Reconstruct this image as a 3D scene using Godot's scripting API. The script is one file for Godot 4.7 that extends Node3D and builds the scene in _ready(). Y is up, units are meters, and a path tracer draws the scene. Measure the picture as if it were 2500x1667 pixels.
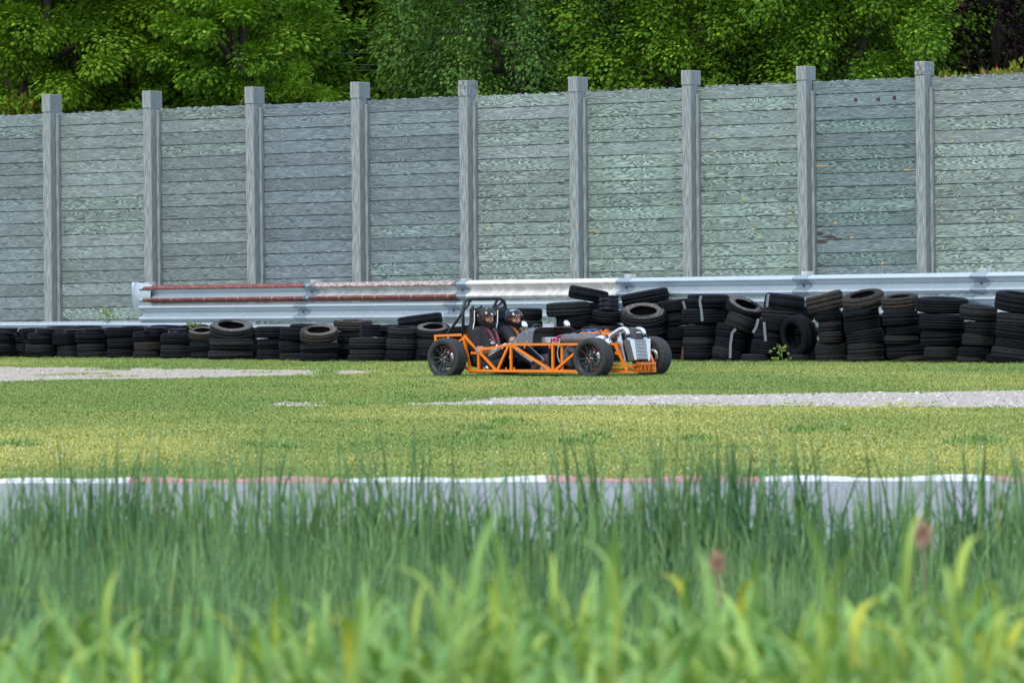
extends Node3D
# A test day at a small race track: an orange tube-frame car with two people on the grass run-off,
# tyre stacks, steel guard rail and a tall wooden wall behind it, woods beyond, reeds in front.
const F := 12500.0        # focal length in pixels of the 2500 pixel wide photograph
const CX := 1250.0
const CY := 833.5
const EYE := 1.3
var cam_basis := Basis.IDENTITY
var used := {}
var M := {}

# ---------------------------------------------------------------- helpers
func ray(px: float, py: float) -> Vector3:
	return cam_basis * Vector3((px - CX) / F, (CY - py) / F, -1.0)

func at(px: float, py: float, z: float) -> Vector3:
	var r := ray(px, py)
	r *= z / -r.z
	return Vector3(r.x, EYE + r.y, -z)

func ground_at(px: float, py: float) -> Vector3:
	var r := ray(px, py)
	var t := EYE / -r.y
	return Vector3(r.x * t, 0.0, r.z * t)

func numbered(called: String) -> String:
	var n: int = used.get(called, -1) + 1
	used[called] = n
	return called if n == 0 else "%s_%03d" % [called, n]

func tag(o: Node, label: String, category: String, group := "") -> void:
	o.set_meta("label", label)
	o.set_meta("category", category)
	if group != "":
		o.set_meta("group", group)

func thing(called: String, label: String, category: String, where := Vector3.ZERO, turn := 0.0, group := "") -> Node3D:
	var o := Node3D.new()
	o.name = numbered(called)
	add_child(o)
	o.position = where
	o.rotation.y = turn
	tag(o, label, category, group)
	return o

func part(called: String, mesh: Mesh, m: Material, parent: Node) -> MeshInstance3D:
	var o := MeshInstance3D.new()
	o.name = called
	o.mesh = mesh
	o.material_override = m
	parent.add_child(o, true)
	return o

func top(called: String, mesh: Mesh, m: Material, label: String, category: String, group := "") -> MeshInstance3D:
	var o := MeshInstance3D.new()
	o.name = numbered(called)
	o.mesh = mesh
	o.material_override = m
	add_child(o)
	tag(o, label, category, group)
	return o

func setting(called: String, mesh: Mesh, m: Material) -> MeshInstance3D:
	var o := MeshInstance3D.new()
	o.name = numbered(called)
	o.mesh = mesh
	o.material_override = m
	add_child(o)
	o.set_meta("kind", "structure")
	return o

func lin(r: float, g: float, b: float) -> Color:
	return Color(r, g, b).linear_to_srgb()

func mat(c: Color, rough := 0.7, metal := 0.0) -> StandardMaterial3D:
	var m := StandardMaterial3D.new()
	m.albedo_color = c
	m.roughness = rough
	m.metallic = metal
	return m

func leaf_mat(back := 0.5) -> StandardMaterial3D:
	var m := mat(Color.WHITE, 0.55)
	m.vertex_color_use_as_albedo = true
	m.backlight_enabled = true
	m.backlight = Color(back, back, back * 0.6)
	m.metallic_specular = 0.3
	return m

func begin(smooth := false) -> SurfaceTool:
	var st := SurfaceTool.new()
	st.begin(Mesh.PRIMITIVE_TRIANGLES)
	st.set_smooth_group(0 if smooth else -1)
	return st

func done(st: SurfaceTool) -> ArrayMesh:
	st.generate_normals()
	return st.commit()

func tri(st: SurfaceTool, a: Vector3, b: Vector3, c: Vector3) -> void:   # counter-clockwise seen from outside
	st.add_vertex(a); st.add_vertex(c); st.add_vertex(b)

func quad(st: SurfaceTool, a: Vector3, b: Vector3, c: Vector3, d: Vector3) -> void:
	st.add_vertex(a); st.add_vertex(c); st.add_vertex(b)
	st.add_vertex(a); st.add_vertex(d); st.add_vertex(c)

func oquad(st: SurfaceTool, a: Vector3, b: Vector3, c: Vector3, d: Vector3, out: Vector3) -> void:
	if (b - a).cross(c - a).dot(out) < 0.0:
		quad(st, a, d, c, b)
	else:
		quad(st, a, b, c, d)

func box(st: SurfaceTool, size: Vector3, xf := Transform3D.IDENTITY, bev := 0.0) -> void:
	var h := size * 0.5
	var b := minf(bev, minf(h.x, minf(h.y, h.z)) * 0.9)
	var o := xf.origin
	for ax in 3:
		var u := (ax + 1) % 3
		var v := (ax + 2) % 3
		for s in [-1.0, 1.0]:
			var p := []
			for c in [[-1.0, -1.0], [1.0, -1.0], [1.0, 1.0], [-1.0, 1.0]]:
				var q := Vector3.ZERO
				q[ax] = s * h[ax]
				q[u] = c[0] * (h[u] - b)
				q[v] = c[1] * (h[v] - b)
				p.append(xf * q)
			var n := Vector3.ZERO
			n[ax] = s
			oquad(st, p[0], p[1], p[2], p[3], xf.basis * n)
	if b > 0.0:
		for ax in 3:
			var u := (ax + 1) % 3
			var v := (ax + 2) % 3
			for su in [-1.0, 1.0]:
				for sv in [-1.0, 1.0]:
					var p := []
					for c in [[-1.0, 0], [1.0, 0], [1.0, 1], [-1.0, 1]]:
						var q := Vector3.ZERO
						q[ax] = c[0] * (h[ax] - b)
						q[u] = su * (h[u] - (b if c[1] == 1 else 0.0))
						q[v] = sv * (h[v] - (0.0 if c[1] == 1 else b))
						p.append(xf * q)
					var n := Vector3.ZERO
					n[u] = su
					n[v] = sv
					oquad(st, p[0], p[1], p[2], p[3], xf.basis * n)
		for sx in [-1.0, 1.0]:
			for sy in [-1.0, 1.0]:
				for sz in [-1.0, 1.0]:
					var a: Vector3 = xf * Vector3(sx * h.x, sy * (h.y - b), sz * (h.z - b))
					var c: Vector3 = xf * Vector3(sx * (h.x - b), sy * h.y, sz * (h.z - b))
					var d: Vector3 = xf * Vector3(sx * (h.x - b), sy * (h.y - b), sz * h.z)
					if (c - a).cross(d - a).dot(xf.basis * Vector3(sx, sy, sz)) < 0.0:
						tri(st, a, d, c)
					else:
						tri(st, a, c, d)

func box_mesh(size: Vector3, bev := 0.0) -> ArrayMesh:
	var st := begin()
	box(st, size, Transform3D.IDENTITY, bev)
	return done(st)

func moved(x: float, y: float, z: float) -> Transform3D:
	return Transform3D(Basis.IDENTITY, Vector3(x, y, z))

func tube(st: SurfaceTool, pts: Array, r, sides := 8, caps := true, turn := 0.0) -> void:
	var n := pts.size()
	var rings := []
	var up := Vector3.UP
	var t0: Vector3 = (pts[1] - pts[0]).normalized()
	if absf(t0.dot(up)) > 0.95:
		up = Vector3.RIGHT
	var x := (up - t0 * up.dot(t0)).normalized()
	for i in n:
		var t: Vector3 = (pts[mini(i + 1, n - 1)] - pts[maxi(i - 1, 0)]).normalized()
		x = (x - t * x.dot(t)).normalized()
		var y := t.cross(x)
		var rad: float = r[i] if r is Array else r
		if sides == 4 and i > 0 and i < n - 1:
			rad *= 1.05
		var ring := []
		for k in sides:
			var a := TAU * k / sides + turn
			ring.append(pts[i] + (x * cos(a) + y * sin(a)) * rad)
		rings.append(ring)
	for i in n - 1:
		for k in sides:
			var k2 := (k + 1) % sides
			quad(st, rings[i][k], rings[i][k2], rings[i + 1][k2], rings[i + 1][k])
	if caps:
		for k in range(1, sides - 1):
			tri(st, rings[0][0], rings[0][k + 1], rings[0][k])
			tri(st, rings[n - 1][0], rings[n - 1][k], rings[n - 1][k + 1])

func tube_mesh(pts: Array, r, sides := 8, smooth := true, turn := 0.0) -> ArrayMesh:
	var st := begin(smooth)
	tube(st, pts, r, sides, true, turn)
	return done(st)

func square(a: Vector3, b: Vector3, w := 0.032) -> ArrayMesh:   # square steel tube of side w
	return tube_mesh([a, b], w * 0.7071, 4, false, PI / 4)

func lathe(st: SurfaceTool, prof: Array, segs := 24, xf := Transform3D.IDENTITY) -> void:   # profile (r, y), outside on the right going up
	for k in segs:
		var a0 := TAU * k / segs
		var a1 := TAU * (k + 1) / segs
		for i in prof.size() - 1:
			var p: Vector2 = prof[i]
			var q: Vector2 = prof[i + 1]
			var p0: Vector3 = xf * Vector3(p.x * cos(a0), p.y, -p.x * sin(a0))
			var p1: Vector3 = xf * Vector3(p.x * cos(a1), p.y, -p.x * sin(a1))
			var q0: Vector3 = xf * Vector3(q.x * cos(a0), q.y, -q.x * sin(a0))
			var q1: Vector3 = xf * Vector3(q.x * cos(a1), q.y, -q.x * sin(a1))
			if p.x < 0.0001:
				tri(st, p0, q1, q0)
			elif q.x < 0.0001:
				tri(st, p0, p1, q0)
			else:
				quad(st, p0, p1, q1, q0)

func lathe_mesh(prof: Array, segs := 24, smooth := true) -> ArrayMesh:
	var st := begin(smooth)
	lathe(st, prof, segs)
	return done(st)

func arc(pts: Array, steps := 6) -> Array:   # smooth curve through points
	var c := Curve3D.new()
	for i in pts.size():
		var d: Vector3 = (pts[mini(i + 1, pts.size() - 1)] - pts[maxi(i - 1, 0)]) / 6.0
		c.add_point(pts[i], -d, d)
	var out := []
	for i in pts.size() - 1:
		for k in steps:
			out.append(c.sample(i, float(k) / steps))
	out.append(pts[-1])
	return out

func noise_tex(size: int, freq: float, stops: Array, sd: int, oct := 4, sx := 1.0) -> ImageTexture:   # stops: [[offset, Color sRGB]...]
	var n := FastNoiseLite.new()
	n.seed = sd
	n.frequency = freq
	n.fractal_octaves = oct
	var im := n.get_seamless_image(int(size / sx), size)
	if sx != 1.0:
		im.resize(size, size, Image.INTERPOLATE_CUBIC)
	im.convert(Image.FORMAT_L8)
	var g := Gradient.new()
	g.offsets = PackedFloat32Array(stops.map(func(s): return s[0]))
	g.colors = PackedColorArray(stops.map(func(s): return s[1]))
	var lut := PackedByteArray()
	for i in 256:
		var c := g.sample(i / 255.0)
		lut.append(int(c.r * 255)); lut.append(int(c.g * 255)); lut.append(int(c.b * 255))
	var src := im.get_data()
	var out := PackedByteArray()
	out.resize(src.size() * 3)
	for i in src.size():
		var v := src[i] * 3
		out[i * 3] = lut[v]; out[i * 3 + 1] = lut[v + 1]; out[i * 3 + 2] = lut[v + 2]
	return ImageTexture.create_from_image(Image.create_from_data(size, size, false, Image.FORMAT_RGB8, out))

func tri_mat(tex: Texture2D, scale: float, rough := 0.8, world := false) -> StandardMaterial3D:
	var m := mat(Color.WHITE, rough)
	m.albedo_texture = tex
	m.uv1_triplanar = true
	m.uv1_world_triplanar = world
	m.uv1_scale = Vector3.ONE * scale
	return m

# grain of weathered fir: contour lines of a stretched noise, over blotches of another
func grain_tex(size: int, sd: int, light: Color, dark: Color, bands: float, contrast: float, stain: Color) -> ImageTexture:
	var n := FastNoiseLite.new()
	n.seed = sd
	n.frequency = 0.0105
	n.fractal_octaves = 2
	n.fractal_gain = 0.35
	n.domain_warp_enabled = true
	n.domain_warp_amplitude = 18.0
	n.domain_warp_frequency = 0.02
	var im := n.get_seamless_image(size / 4, size)
	im.resize(size, size, Image.INTERPOLATE_CUBIC)
	im.convert(Image.FORMAT_L8)
	n.seed = sd + 5
	n.frequency = 0.006
	n.fractal_octaves = 4
	n.fractal_gain = 0.6
	var im2 := n.get_seamless_image(size / 2, size)
	im2.resize(size, size, Image.INTERPOLATE_CUBIC)
	im2.convert(Image.FORMAT_L8)
	n.seed = sd + 9
	n.frequency = 0.12
	n.domain_warp_enabled = false
	var im3 := n.get_seamless_image(size / 8, size)
	im3.resize(size, size, Image.INTERPOLATE_BILINEAR)
	im3.convert(Image.FORMAT_L8)
	var a := im.get_data()
	var b := im2.get_data()
	var c := im3.get_data()
	var out := PackedByteArray()
	out.resize(a.size() * 3)
	for i in a.size():
		var v := a[i] / 255.0
		var w := 0.5 + 0.5 * sin(v * bands)
		w = w * w * (3.0 - 2.0 * w)
		var patch := clampf((b[i] - 110) / 90.0, 0.0, 1.0)
		var t := lerpf(0.5, w, contrast * (1.15 - 0.7 * patch)) + (c[i] / 255.0 - 0.5) * 0.35
		t = clampf(t, 0.0, 1.0)
		var col := dark.lerp(light, t).lerp(stain, patch * 0.45)
		out[i * 3] = int(col.r * 255); out[i * 3 + 1] = int(col.g * 255); out[i * 3 + 2] = int(col.b * 255)
	return ImageTexture.create_from_image(Image.create_from_data(size, size, false, Image.FORMAT_RGB8, out))

func tint(m: StandardMaterial3D, c: Color) -> StandardMaterial3D:
	var d: StandardMaterial3D = m.duplicate()
	d.albedo_color = c
	return d

func materials() -> void:
	M.green_grain = tex_mat(grain_tex(1024, 3, lin(0.42, 0.53, 0.495), lin(0.095, 0.127, 0.120), 30.0, 1.05, lin(0.235, 0.30, 0.285)))
	M.grey_grain = tex_mat(grain_tex(1024, 17, lin(0.39, 0.465, 0.465), lin(0.13, 0.162, 0.168), 26.0, 0.8, lin(0.235, 0.285, 0.29)))
	M.post_wood = tri_mat(noise_tex(512, 0.05, [[0.25, lin(0.165, 0.185, 0.19)], [0.5, lin(0.265, 0.295, 0.30)], [0.75, lin(0.36, 0.40, 0.405)]], 4, 4, 1.0), 1.0, 0.85)
	M.post_wood.uv1_scale = Vector3(1.8, 0.10, 1.8)
	M.post_end = tri_mat(noise_tex(256, 0.03, [[0.2, lin(0.13, 0.14, 0.15)], [0.5, lin(0.25, 0.27, 0.28)], [0.8, lin(0.40, 0.44, 0.45)]], 41), 1.0, 0.9)
	M.post_end.uv1_scale = Vector3(2.5, 0.8, 2.5)
	M.added_backing = mat(lin(0.15, 0.165, 0.165), 0.95)
	M.tyres = []
	for d in [[0.003, 0.004, 0.006, 0.008, 0.010, 0.013], [0.004, 0.005, 0.007, 0.010, 0.0125, 0.016], [0.008, 0.009, 0.010, 0.028, 0.029, 0.030], [0.015, 0.014, 0.013, 0.055, 0.048, 0.04]]:
		M.tyres.append(tri_mat(noise_tex(256, 0.02, [[0.25, lin(d[0], d[1], d[2])], [0.75, lin(d[3], d[4], d[5])]], 8 + M.tyres.size(), 5), 1.7, 0.72))
	for t in M.tyres:
		t.metallic_specular = 0.22
	M.dust = tri_mat(noise_tex(256, 0.025, [[0.3, lin(0.03, 0.028, 0.026)], [0.5, lin(0.09, 0.08, 0.07)], [0.75, lin(0.2, 0.175, 0.155)]], 14, 5), 2.0, 0.9)
	M.rim_steel = mat(lin(0.012, 0.016, 0.022), 0.4, 0.3)
	M.zinc = tri_mat(noise_tex(512, 0.012, [[0.2, lin(0.47, 0.545, 0.60)], [0.5, lin(0.495, 0.57, 0.625)], [0.8, lin(0.515, 0.595, 0.65)]], 21, 6), 0.6, 0.40)
	M.zinc.metallic = 0.4
	M.zinc_old = tri_mat(noise_tex(512, 0.012, [[0.2, lin(0.42, 0.435, 0.43)], [0.5, lin(0.52, 0.54, 0.54)], [0.8, lin(0.60, 0.625, 0.625)]], 22, 6), 0.6, 0.55)
	M.zinc_old.metallic = 0.3
	M.white_rail = tri_mat(noise_tex(512, 0.012, [[0.2, lin(0.58, 0.565, 0.54)], [0.5, lin(0.70, 0.69, 0.67)], [0.8, lin(0.78, 0.78, 0.77)]], 23, 6), 0.7, 0.5)
	M.red_paint = tri_mat(noise_tex(512, 0.02, [[0.2, lin(0.10, 0.028, 0.022)], [0.55, lin(0.20, 0.05, 0.036)], [0.7, lin(0.28, 0.08, 0.06)], [0.85, lin(0.5, 0.36, 0.33)]], 24, 5), 1.0, 0.6)
	M.red_worn = tri_mat(noise_tex(512, 0.03, [[0.2, lin(0.16, 0.045, 0.035)], [0.42, lin(0.26, 0.09, 0.07)], [0.52, lin(0.5, 0.42, 0.40)], [0.8, lin(0.62, 0.58, 0.57)]], 25, 5), 1.0, 0.6)
	M.rust = mat(lin(0.10, 0.045, 0.03), 0.9)
	M.soil = tri_mat(noise_tex(512, 0.02, [[0.2, lin(0.04, 0.06, 0.014)], [0.5, lin(0.075, 0.10, 0.02)], [0.8, lin(0.115, 0.13, 0.03)]], 31, 6), 0.35, 1.0, true)
	M.gravel = tri_mat(noise_tex(512, 0.06, [[0.2, lin(0.24, 0.20, 0.16)], [0.5, lin(0.38, 0.33, 0.275)], [0.8, lin(0.48, 0.43, 0.37)]], 32, 5), 0.8, 0.95, true)
	M.asphalt = tri_mat(noise_tex(512, 0.09, [[0.2, lin(0.17, 0.175, 0.185)], [0.5, lin(0.25, 0.255, 0.265)], [0.8, lin(0.33, 0.335, 0.345)]], 33, 5), 0.7, 0.85, true)
	M.kerb_white = tri_mat(noise_tex(256, 0.03, [[0.15, lin(0.35, 0.35, 0.34)], [0.4, lin(0.68, 0.68, 0.67)], [0.8, lin(0.78, 0.78, 0.77)]], 34, 5), 1.3, 0.6, true)
	M.kerb_red = tri_mat(noise_tex(256, 0.03, [[0.15, lin(0.3, 0.2, 0.19)], [0.45, lin(0.50, 0.17, 0.165)], [0.8, lin(0.6, 0.28, 0.27)]], 35, 5), 1.3, 0.6, true)
	M.leaf = leaf_mat(0.8)
	M.blade = leaf_mat(0.6)
	M.bark = tri_mat(noise_tex(256, 0.05, [[0.2, lin(0.03, 0.024, 0.019)], [0.8, lin(0.10, 0.082, 0.065)]], 36), 1.2, 0.95)
	M.pole = tri_mat(noise_tex(256, 0.05, [[0.2, lin(0.13, 0.06, 0.04)], [0.5, lin(0.24, 0.11, 0.075)], [0.8, lin(0.32, 0.17, 0.125)]], 37), 1.0, 0.9)
	M.pole.uv1_scale = Vector3(3, 0.3, 3)
	M.wire = mat(lin(0.12, 0.2, 0.2), 0.5, 0.5)

func tex_mat(t: Texture2D) -> StandardMaterial3D:
	var m := mat(Color.WHITE, 0.88)
	m.albedo_texture = t
	return m

# ---------------------------------------------------------------- ground, track, kerb, gravel
const TRACK_TILT := 0.2
func edge_z(x: float) -> float:   # depth of the kerb's foot at x
	return 33.9 - x * TRACK_TILT

func ground_height(x: float, z: float) -> float:   # z is the distance in front of the camera
	var d := edge_z(x) - 9.2 - z
	if d <= 0.0:
		return 0.0
	return -0.8 * smoothstep(0.0, 3.5, d) + 0.55 * smoothstep(10.8, 14.6, d)

func build_ground() -> void:
	var st := begin(true)
	var xs := [-400.0, -150.0, -60.0, -30.0]
	for i in 41:
		xs.append(-20.0 + i)
	xs.append_array([30.0, 60.0, 150.0, 400.0])
	var zs := [-60.0, -20.0, -8.0, -3.0]
	for i in 60:
		zs.append(i * 0.75)
	zs.append_array([46.0, 60.0, 80.0, 100.0, 140.0, 250.0, 600.0])
	for i in xs.size() - 1:
		for j in zs.size() - 1:
			var p := []
			for c in [[0, 0], [1, 0], [1, 1], [0, 1]]:
				var x: float = xs[i + c[0]]
				var z: float = zs[j + c[1]]
				p.append(Vector3(x, ground_height(x, z), -z))
			quad(st, p[0], p[1], p[2], p[3])
	setting("ground", done(st), M.soil)
	# track: a sheet 4 mm above the ground, its far edge along the kerb
	st = begin()
	var l := 60.0
	var a := Vector3(-l, 0.004, -edge_z(-l))
	var b := Vector3(l, 0.004, -edge_z(l))
	quad(st, a + Vector3(0, 0, 9.0), b + Vector3(0, 0, 9.0), b, a)
	setting("track", done(st), M.asphalt)
	# kerb: painted blocks with a wavy ridge
	var kerb := setting("kerb", kerb_block(-8.0, -5.2), M.kerb_white)
	var x0 := -5.2
	var k := 0
	for e in [-3.55, -2.6, -1.12, 0.22, 1.63, 3.13, 4.6, 6.0, 7.5]:
		part("kerb_block", kerb_block(x0, e), M.kerb_red if k % 2 == 0 else M.kerb_white, kerb)
		x0 = e
		k += 1

func kerb_block(x0: float, x1: float) -> ArrayMesh:
	var st := begin(true)
	var n := int(ceil((x1 - x0) / 0.06))
	var prof := [[0.0, 0.006], [0.03, 0.03], [0.12, 0.55], [0.26, 1.0], [0.42, 0.75], [0.5, 0.01]]
	for i in n:
		var p := []
		for s in 2:
			var x := lerpf(x0, x1, float(i + s) / n)
			var h := 0.030 + 0.008 * sin(x * 7.1) + 0.005 * sin(x * 4.3 + 1.0)
			var row := []
			for q in prof:
				row.append(Vector3(x, maxf(0.006, q[1] * h), -edge_z(x) - q[0]))
			p.append(row)
		for j in prof.size() - 1:
			quad(st, p[0][j], p[1][j], p[1][j + 1], p[0][j + 1])
	return done(st)

var gravel_polys: Array = []

func gravel_bed(pts: Array, sd: int, stones: int, c0: Color, c1: Color) -> void:
	# ragged outline on the ground from points read off the photograph
	var n := FastNoiseLite.new()
	n.seed = sd
	n.frequency = 1.3
	var poly := PackedVector2Array()
	for i in pts.size():
		var a := ground_at(pts[i][0], pts[i][1])
		var nxt: Array = pts[(i + 1) % pts.size()]
		var b := ground_at(nxt[0], nxt[1])
		var steps := maxi(1, int(a.distance_to(b) / 0.25))
		for k in steps:
			var p := a.lerp(b, float(k) / steps)
			poly.append(Vector2(p.x + n.get_noise_2d(p.x, p.z) * 0.12, p.z + n.get_noise_2d(p.z + 50.0, p.x) * 0.55))
	gravel_polys.append(poly)
	var idx := Geometry2D.triangulate_polygon(poly)
	var st := begin()
	for i in range(0, idx.size(), 3):
		var p := []
		for k in 3:
			p.append(Vector3(poly[idx[i + k]].x, 0.004, poly[idx[i + k]].y))
		if (p[1] - p[0]).cross(p[2] - p[0]).y > 0.0:
			tri(st, p[0], p[1], p[2])
		else:
			tri(st, p[0], p[2], p[1])
	var bed := setting("gravel_path", done(st), M.gravel)
	# loose stones
	var rng := RandomNumberGenerator.new()
	rng.seed = sd
	st = begin()
	var rr := RandomNumberGenerator.new()
	rr.seed = 99
	var ring := []
	for k in 6:
		ring.append(Vector3(cos(k * TAU / 6), 0.0, sin(k * TAU / 6)) * rr.randf_range(0.7, 1.1))
	for k in 6:
		tri(st, ring[k] * Vector3(1, 0, 1), Vector3(0.1, 0.75, 0.0) + ring[k] * 0.25, ring[(k + 1) % 6])
		tri(st, ring[(k + 1) % 6], Vector3(0.1, 0.75, 0.0) + ring[k] * 0.25, Vector3(0.1, 0.75, 0.0) + ring[(k + 1) % 6] * 0.25)
		tri(st, Vector3(0.1, 0.78, 0.0), Vector3(0.1, 0.75, 0.0) + ring[(k + 1) % 6] * 0.25, Vector3(0.1, 0.75, 0.0) + ring[k] * 0.25)
	var m := mat(Color.WHITE, 0.9)
	m.vertex_color_use_as_albedo = true
	var stone := done(st)
	stone.surface_set_material(0, m)
	var mm := MultiMesh.new()
	mm.transform_format = MultiMesh.TRANSFORM_3D
	mm.use_colors = true
	mm.mesh = stone
	var lo := Vector2(1e9, 1e9)
	var hi := Vector2(-1e9, -1e9)
	for p in poly:
		lo = lo.min(p)
		hi = hi.max(p)
	var where := []
	while where.size() < stones:
		var p := Vector2(rng.randf_range(lo.x, hi.x), rng.randf_range(lo.y, hi.y))
		if Geometry2D.is_point_in_polygon(p, poly):
			where.append(p)
	mm.instance_count = stones
	for i in stones:
		var s := rng.randf_range(0.010, 0.027) * (1.0 if rng.randf() < 0.97 else 1.8)
		var bs := Basis(Vector3.UP, rng.randf() * TAU).scaled(Vector3(s, s * rng.randf_range(0.5, 0.9), s))
		mm.set_instance_transform(i, Transform3D(bs, Vector3(where[i].x, 0.0, where[i].y)))
		var c: Color = c0.lerp(c1, rng.randf())
		if rng.randf() < 0.05:
			c = Color(0.07, 0.065, 0.06)
		mm.set_instance_color(i, c)
	var o := MultiMeshInstance3D.new()
	o.name = "gravel_stones"
	o.multimesh = mm
	o.set_meta("kind", "stuff")
	bed.add_child(o)

func in_gravel(p: Vector2) -> bool:
	for g in gravel_polys:
		if Geometry2D.is_point_in_polygon(p, g):
			return true
	return false

# ---------------------------------------------------------------- grass
func tuft_mesh(sd: int, blades: int, spread: float, h0: float, h1: float, w: float, lean: float) -> ArrayMesh:
	var rng := RandomNumberGenerator.new()
	rng.seed = sd
	var st := begin()
	for i in blades:
		var a := rng.randf() * TAU
		var base := Vector3(cos(a), 0, sin(a)) * spread * sqrt(rng.randf())
		var b := rng.randf() * TAU
		var side := Vector3(cos(b), 0, sin(b)) * w * 0.5
		var out := Vector3(cos(b + 1.3), 0, sin(b + 1.3))
		var h := rng.randf_range(h0, h1)
		var mid := base + Vector3.UP * h * 0.6 + out * h * lean * rng.randf_range(0.1, 0.5)
		var tip := base + Vector3.UP * h + out * h * lean * rng.randf_range(0.4, 1.4)
		var v := rng.randf_range(0.9, 1.1)
		st.set_color(Color(v, v, v))
		quad(st, base - side, base + side, mid + side * 0.8, mid - side * 0.8)
		tri(st, mid - side * 0.8, mid + side * 0.8, tip)
	return done(st)

func scatter(called: String, mesh: Mesh, m: Material, xf: Array, col: Array, label := "", category := "") -> MultiMeshInstance3D:
	mesh.surface_set_material(0, m)
	var mm := MultiMesh.new()
	mm.transform_format = MultiMesh.TRANSFORM_3D
	mm.use_colors = true
	mm.mesh = mesh
	mm.instance_count = xf.size()
	for i in xf.size():
		mm.set_instance_transform(i, xf[i])
		mm.set_instance_color(i, col[i])
	var o := MultiMeshInstance3D.new()
	o.name = numbered(called)
	o.multimesh = mm
	add_child(o)
	o.set_meta("kind", "stuff")
	if label != "":
		o.set_meta("label", label)
		o.set_meta("category", category)
	return o

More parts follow.
